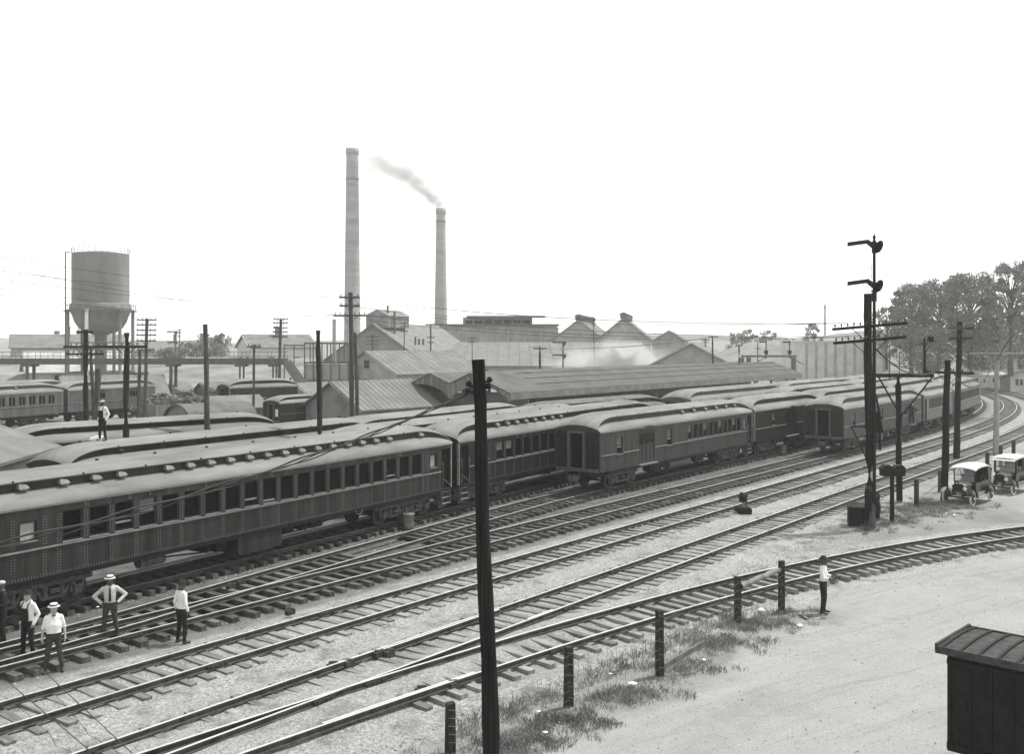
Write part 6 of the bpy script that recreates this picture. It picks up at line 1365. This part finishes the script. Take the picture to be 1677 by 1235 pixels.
        mb.box((-1.70, 0, 1.5), (.04, 1.2, .9)); mb.build('pillar', MT['car'], root); mb = MB(); mb.box((.66, 0, 1.86), (.30, 1.22, .03), 0, Matrix.Rotation(.25, 3, 'Y')); mb.build('sun_visor', MT['canvas'], root); mb = MB(); mb.box((-.5, 0, 1.22), (.15, 1.05, .4)); mb.build('seat', MT['car_pale'], root)
    mb = MB(); mb.lathe([(.17, -.012), (.19, 0), (.17, .012), (.155, 0), (.17, -.012)], 18, 0, (0, 0, 0)); mb.v = [(.08 - z * 1 + .0 + .35 * (z) , y + .25, 1.22 + x * .8) for x, y, z in mb.v]; mb.build('steering_wheel', MT['black'], root)
_cg = []
def clear_glass():
    if not _cg:
        m = M('clear_glass', .5, .5, .05); b = m.node_tree.nodes['Principled BSDF']; b.inputs['Alpha'].default_value = .25; _cg.append(m)
    return _cg[0]
hdc = math.atan2(-.70, -.71)
def car_at(px, py): p_ = at(px, py); return p_
fw_ = at(1593, 829); fwd = Vector((math.cos(hdc), math.sin(hdc), 0)); rgt = Vector((fwd.y, -fwd.x, 0)) ; lft = -rgt
near_side = -1 if (Matrix.Rotation(hdc, 3, 'Z') @ Vector((0, -1, 0))).x > 0 else 1
c1 = fw_ - fwd * 1.27 - (Matrix.Rotation(hdc, 3, 'Z') @ Vector((0, near_side * .71, 0))); motor_car('black touring car with pale canvas top, parked by the weeds', c1, hdc)
fw_ = at(1660, 811); c2 = fw_ - fwd * 1.27 - (Matrix.Rotation(hdc, 3, 'Z') @ Vector((0, near_side * .71, 0))); motor_car('black closed car with flat pale roof, cut off by the right edge', c2, hdc, True)
def truck():
    p0 = Vector((8.45, 19.1, 0)); u = Vector((.72, -.69, 0)); v = Vector((.69, .72, 0)); root = empty('covered_truck', p0 + u * 2.2 + v * .85, math.atan2(u.y, u.x), 'dark boxy covered truck with ribbed roof in the lower right corner', 'truck')
    mb = MB(); mb.box((0, 0, 1.60), (4.3, 1.62, 1.98)); mb.build('box_body', MT['black'], root)
    mb = MB()
    for k in range(12): mb.box((-2.1 + k * .38, -.825, 1.55), (.045, .02, 1.8))
    mb.box((0, -.83, .72), (4.3, .03, .12)); mb.box((0, -.83, 2.36), (4.3, .03, .10)); mb.split('stake_strip', MT['black'], root)
    mb = MB(); rows = []
    for j in range(9): y = -.93 + 1.86 * j / 8; rows.append((y, 2.62 + .05 * (1 - (j / 4 - 1) ** 2)))
    for (a, z), (b, w_) in zip(rows[:-1], rows[1:]): mb.face([(-2.32, a, z), (2.32, a, z), (2.32, b, w_), (-2.32, b, w_)], 0, True); mb.face([(-2.32, a, z - .05), (-2.32, b, w_ - .05), (2.32, b, w_ - .05), (2.32, a, z - .05)], 0)
    mb.box((0, -.93, 2.58), (4.66, .05, .14)); mb.box((0, .93, 2.58), (4.66, .05, .14)); mb.box((-2.32, 0, 2.62), (.05, 1.86, .14)); mb.build('roof', MT['iron'], root)
    for k in range(14):
        m_ = MB(); x = -2.2 + k * .34
        for (a, z), (b, w_) in zip(rows[:-1], rows[1:]): m_.beam((x, a, z + .015), (x, b, w_ + .015), .05, .04)
        m_.build('roof_rib', MT['black'], root)
    mb = MB(); mb.box((2.75, 0, 1.35), (1.1, 1.5, 1.5)); mb.box((3.6, 0, 1.0), (.7, .9, .7)); mb.build('cab', MT['black'], root); mb = MB(); mb.box((.9, 0, .55), (5.8, .8, .14)); mb.build('chassis', MT['black'], root)
    for x in (-1.2, 3.2):
        for y in (-.72, .72): wheel_car(root, (x, y, .42), .42, 1 if y < 0 else -1)
truck()

# ------------------------------------------------------------------ smoke, steam and haze
def vol_mat(name, dens, col, scale, lo, hi, aniso=0.3, grad=None, absorb=None):
    m = bpy.data.materials.new(name); m.use_nodes = True; n = m.node_tree; L = n.links; n.nodes.remove(n.nodes['Principled BSDF']); out = n.nodes['Material Output']
    pv = n.nodes.new('ShaderNodeVolumePrincipled'); pv.inputs['Color'].default_value = col; pv.inputs['Anisotropy'].default_value = aniso; L.new(pv.outputs[0], out.inputs['Volume'])
    if scale:
        tc = n.nodes.new('ShaderNodeTexCoord'); nz = n.nodes.new('ShaderNodeTexNoise'); nz.inputs['Scale'].default_value = scale; nz.inputs['Detail'].default_value = 5; L.new(tc.outputs['Object'], nz.inputs['Vector'])
        mr = n.nodes.new('ShaderNodeMapRange'); mr.inputs[1].default_value = lo; mr.inputs[2].default_value = hi; mr.inputs[4].default_value = dens; L.new(nz.outputs[0], mr.inputs[0])
        src = mr.outputs[0]
        if grad:
            sp = n.nodes.new('ShaderNodeSeparateXYZ'); L.new(tc.outputs['Object'], sp.inputs[0]); g = n.nodes.new('ShaderNodeMapRange'); g.inputs[1].default_value = grad[1]; g.inputs[2].default_value = grad[2]; g.inputs[3].default_value = 1; g.inputs[4].default_value = 0; L.new(sp.outputs[grad[0]], g.inputs[0])
            mm = n.nodes.new('ShaderNodeMath'); mm.operation = 'MULTIPLY'; L.new(src, mm.inputs[0]); L.new(g.outputs[0], mm.inputs[1]); src = mm.outputs[0]
        L.new(src, pv.inputs['Density'])
    else: pv.inputs['Density'].default_value = dens
    return m
def plume(label, pts, rad, mat):
    mb = MB(); base = Vector(pts[0]); P = [Vector(p) - base for p in pts]; mb.path([P[0]] + P, [.01] + list(rad), 14); n = 14
    k = len(mb.v) - n; mb.f.append(tuple(range(k, k + n))[::-1]); mb.m.append(0); mb.sm.append(False)
    o = mb.build('smoke', mat, loc=base); tag(o, label, 'smoke', None, 'stuff')
def puff_mat(name, dens, col, nscale):
    m = bpy.data.materials.new(name); m.use_nodes = True; n = m.node_tree; L = n.links; n.nodes.remove(n.nodes['Principled BSDF']); out = n.nodes['Material Output']
    pv = n.nodes.new('ShaderNodeVolumePrincipled'); pv.inputs['Color'].default_value = col; pv.inputs['Anisotropy'].default_value = .2; L.new(pv.outputs[0], out.inputs['Volume'])
    tc = n.nodes.new('ShaderNodeTexCoord'); oi = n.nodes.new('ShaderNodeObjectInfo'); ad = n.nodes.new('ShaderNodeVectorMath'); ad.operation = 'ADD'; L.new(tc.outputs['Object'], ad.inputs[0]); L.new(oi.outputs['Location'], ad.inputs[1])
    ln = n.nodes.new('ShaderNodeVectorMath'); ln.operation = 'LENGTH'; L.new(tc.outputs['Object'], ln.inputs[0])
    nz = n.nodes.new('ShaderNodeTexNoise'); nz.inputs['Scale'].default_value = nscale; nz.inputs['Detail'].default_value = 4; L.new(ad.outputs[0], nz.inputs['Vector'])
    a = n.nodes.new('ShaderNodeMath'); a.operation = 'MULTIPLY_ADD'; a.inputs[1].default_value = 1.5; a.inputs[2].default_value = -.75; L.new(nz.outputs[0], a.inputs[0])
    b = n.nodes.new('ShaderNodeMath'); b.operation = 'ADD'; L.new(ln.outputs['Value'], b.inputs[0]); L.new(a.outputs[0], b.inputs[1])
    mr = n.nodes.new('ShaderNodeMapRange'); mr.interpolation_type = 'SMOOTHSTEP'; mr.inputs[1].default_value = .15; mr.inputs[2].default_value = .8; mr.inputs[3].default_value = dens; mr.inputs[4].default_value = 0; L.new(b.outputs[0], mr.inputs[0]); L.new(mr.outputs[0], pv.inputs['Density']); return m
_ball = MB(); _ball.ell((0, 0, 0), (1, 1, 1), 16, 10)
def puffs(label, cat, spots, d, dens, col):
    root = empty('smoke', (spots[0][0] * 0 + gx(spots[0][0], d), d, HC + (560 - spots[0][1]) * d / F), 0, label, cat, None, 'stuff'); m = {}
    for x, y, r, k in spots:
        if k not in m: me = _ball.mesh('puff', puff_mat('smoke_puff', dens * k, col, 1.6)); m[k] = me
        p_ = Vector((gx(x, d), d + rnd.uniform(-1, 1), HC + (560 - y) * d / F)); obj('puff', m[k], root, p_ - root.location, (0, rnd.uniform(-.3, .3), 0), (r * 1.25, r, r * .85))
puffs('smoke drifting left from the shorter chimney', 'smoke', [(720, 336, 2.0, 1.0), (714, 330, 2.6, 1.0), (707, 323, 3.0, .9), (699, 316, 3.3, .8), (690, 308, 3.7, .7), (680, 300, 4.1, .6), (669, 291, 4.6, .5), (657, 283, 5.0, .4), (644, 276, 5.4, .32), (630, 270, 5.8, .26), (614, 264, 6.2, .2), (597, 258, 6.6, .15)], 250.0, .30, (.40, .395, .38, 1))
puffs('white steam rising before the mill gables', 'steam', [(1030, 602, 5.5, 1.0), (1008, 596, 5.5, 1.0), (1054, 598, 5.5, 1.0), (990, 582, 5.0, .6), (1022, 578, 4.5, .6), (1080, 602, 5.0, 1.0), (968, 598, 5.5, .9), (1050, 580, 5.0, .5), (940, 602, 5.0, .6), (1012, 564, 3.6, .35), (912, 604, 4.5, .4)], 170.0, .15, (.99, .985, .97, 1))
hz = MB(); hz.box((0, 540, 34.5), (2000, 1400, 71)); tag(hz.build('haze', vol_mat('haze_volume', .00048, (.97, .965, .95, 1), None, 0, 0, .35)), 'pale smoky summer haze over the yard', 'haze', None, 'stuff')
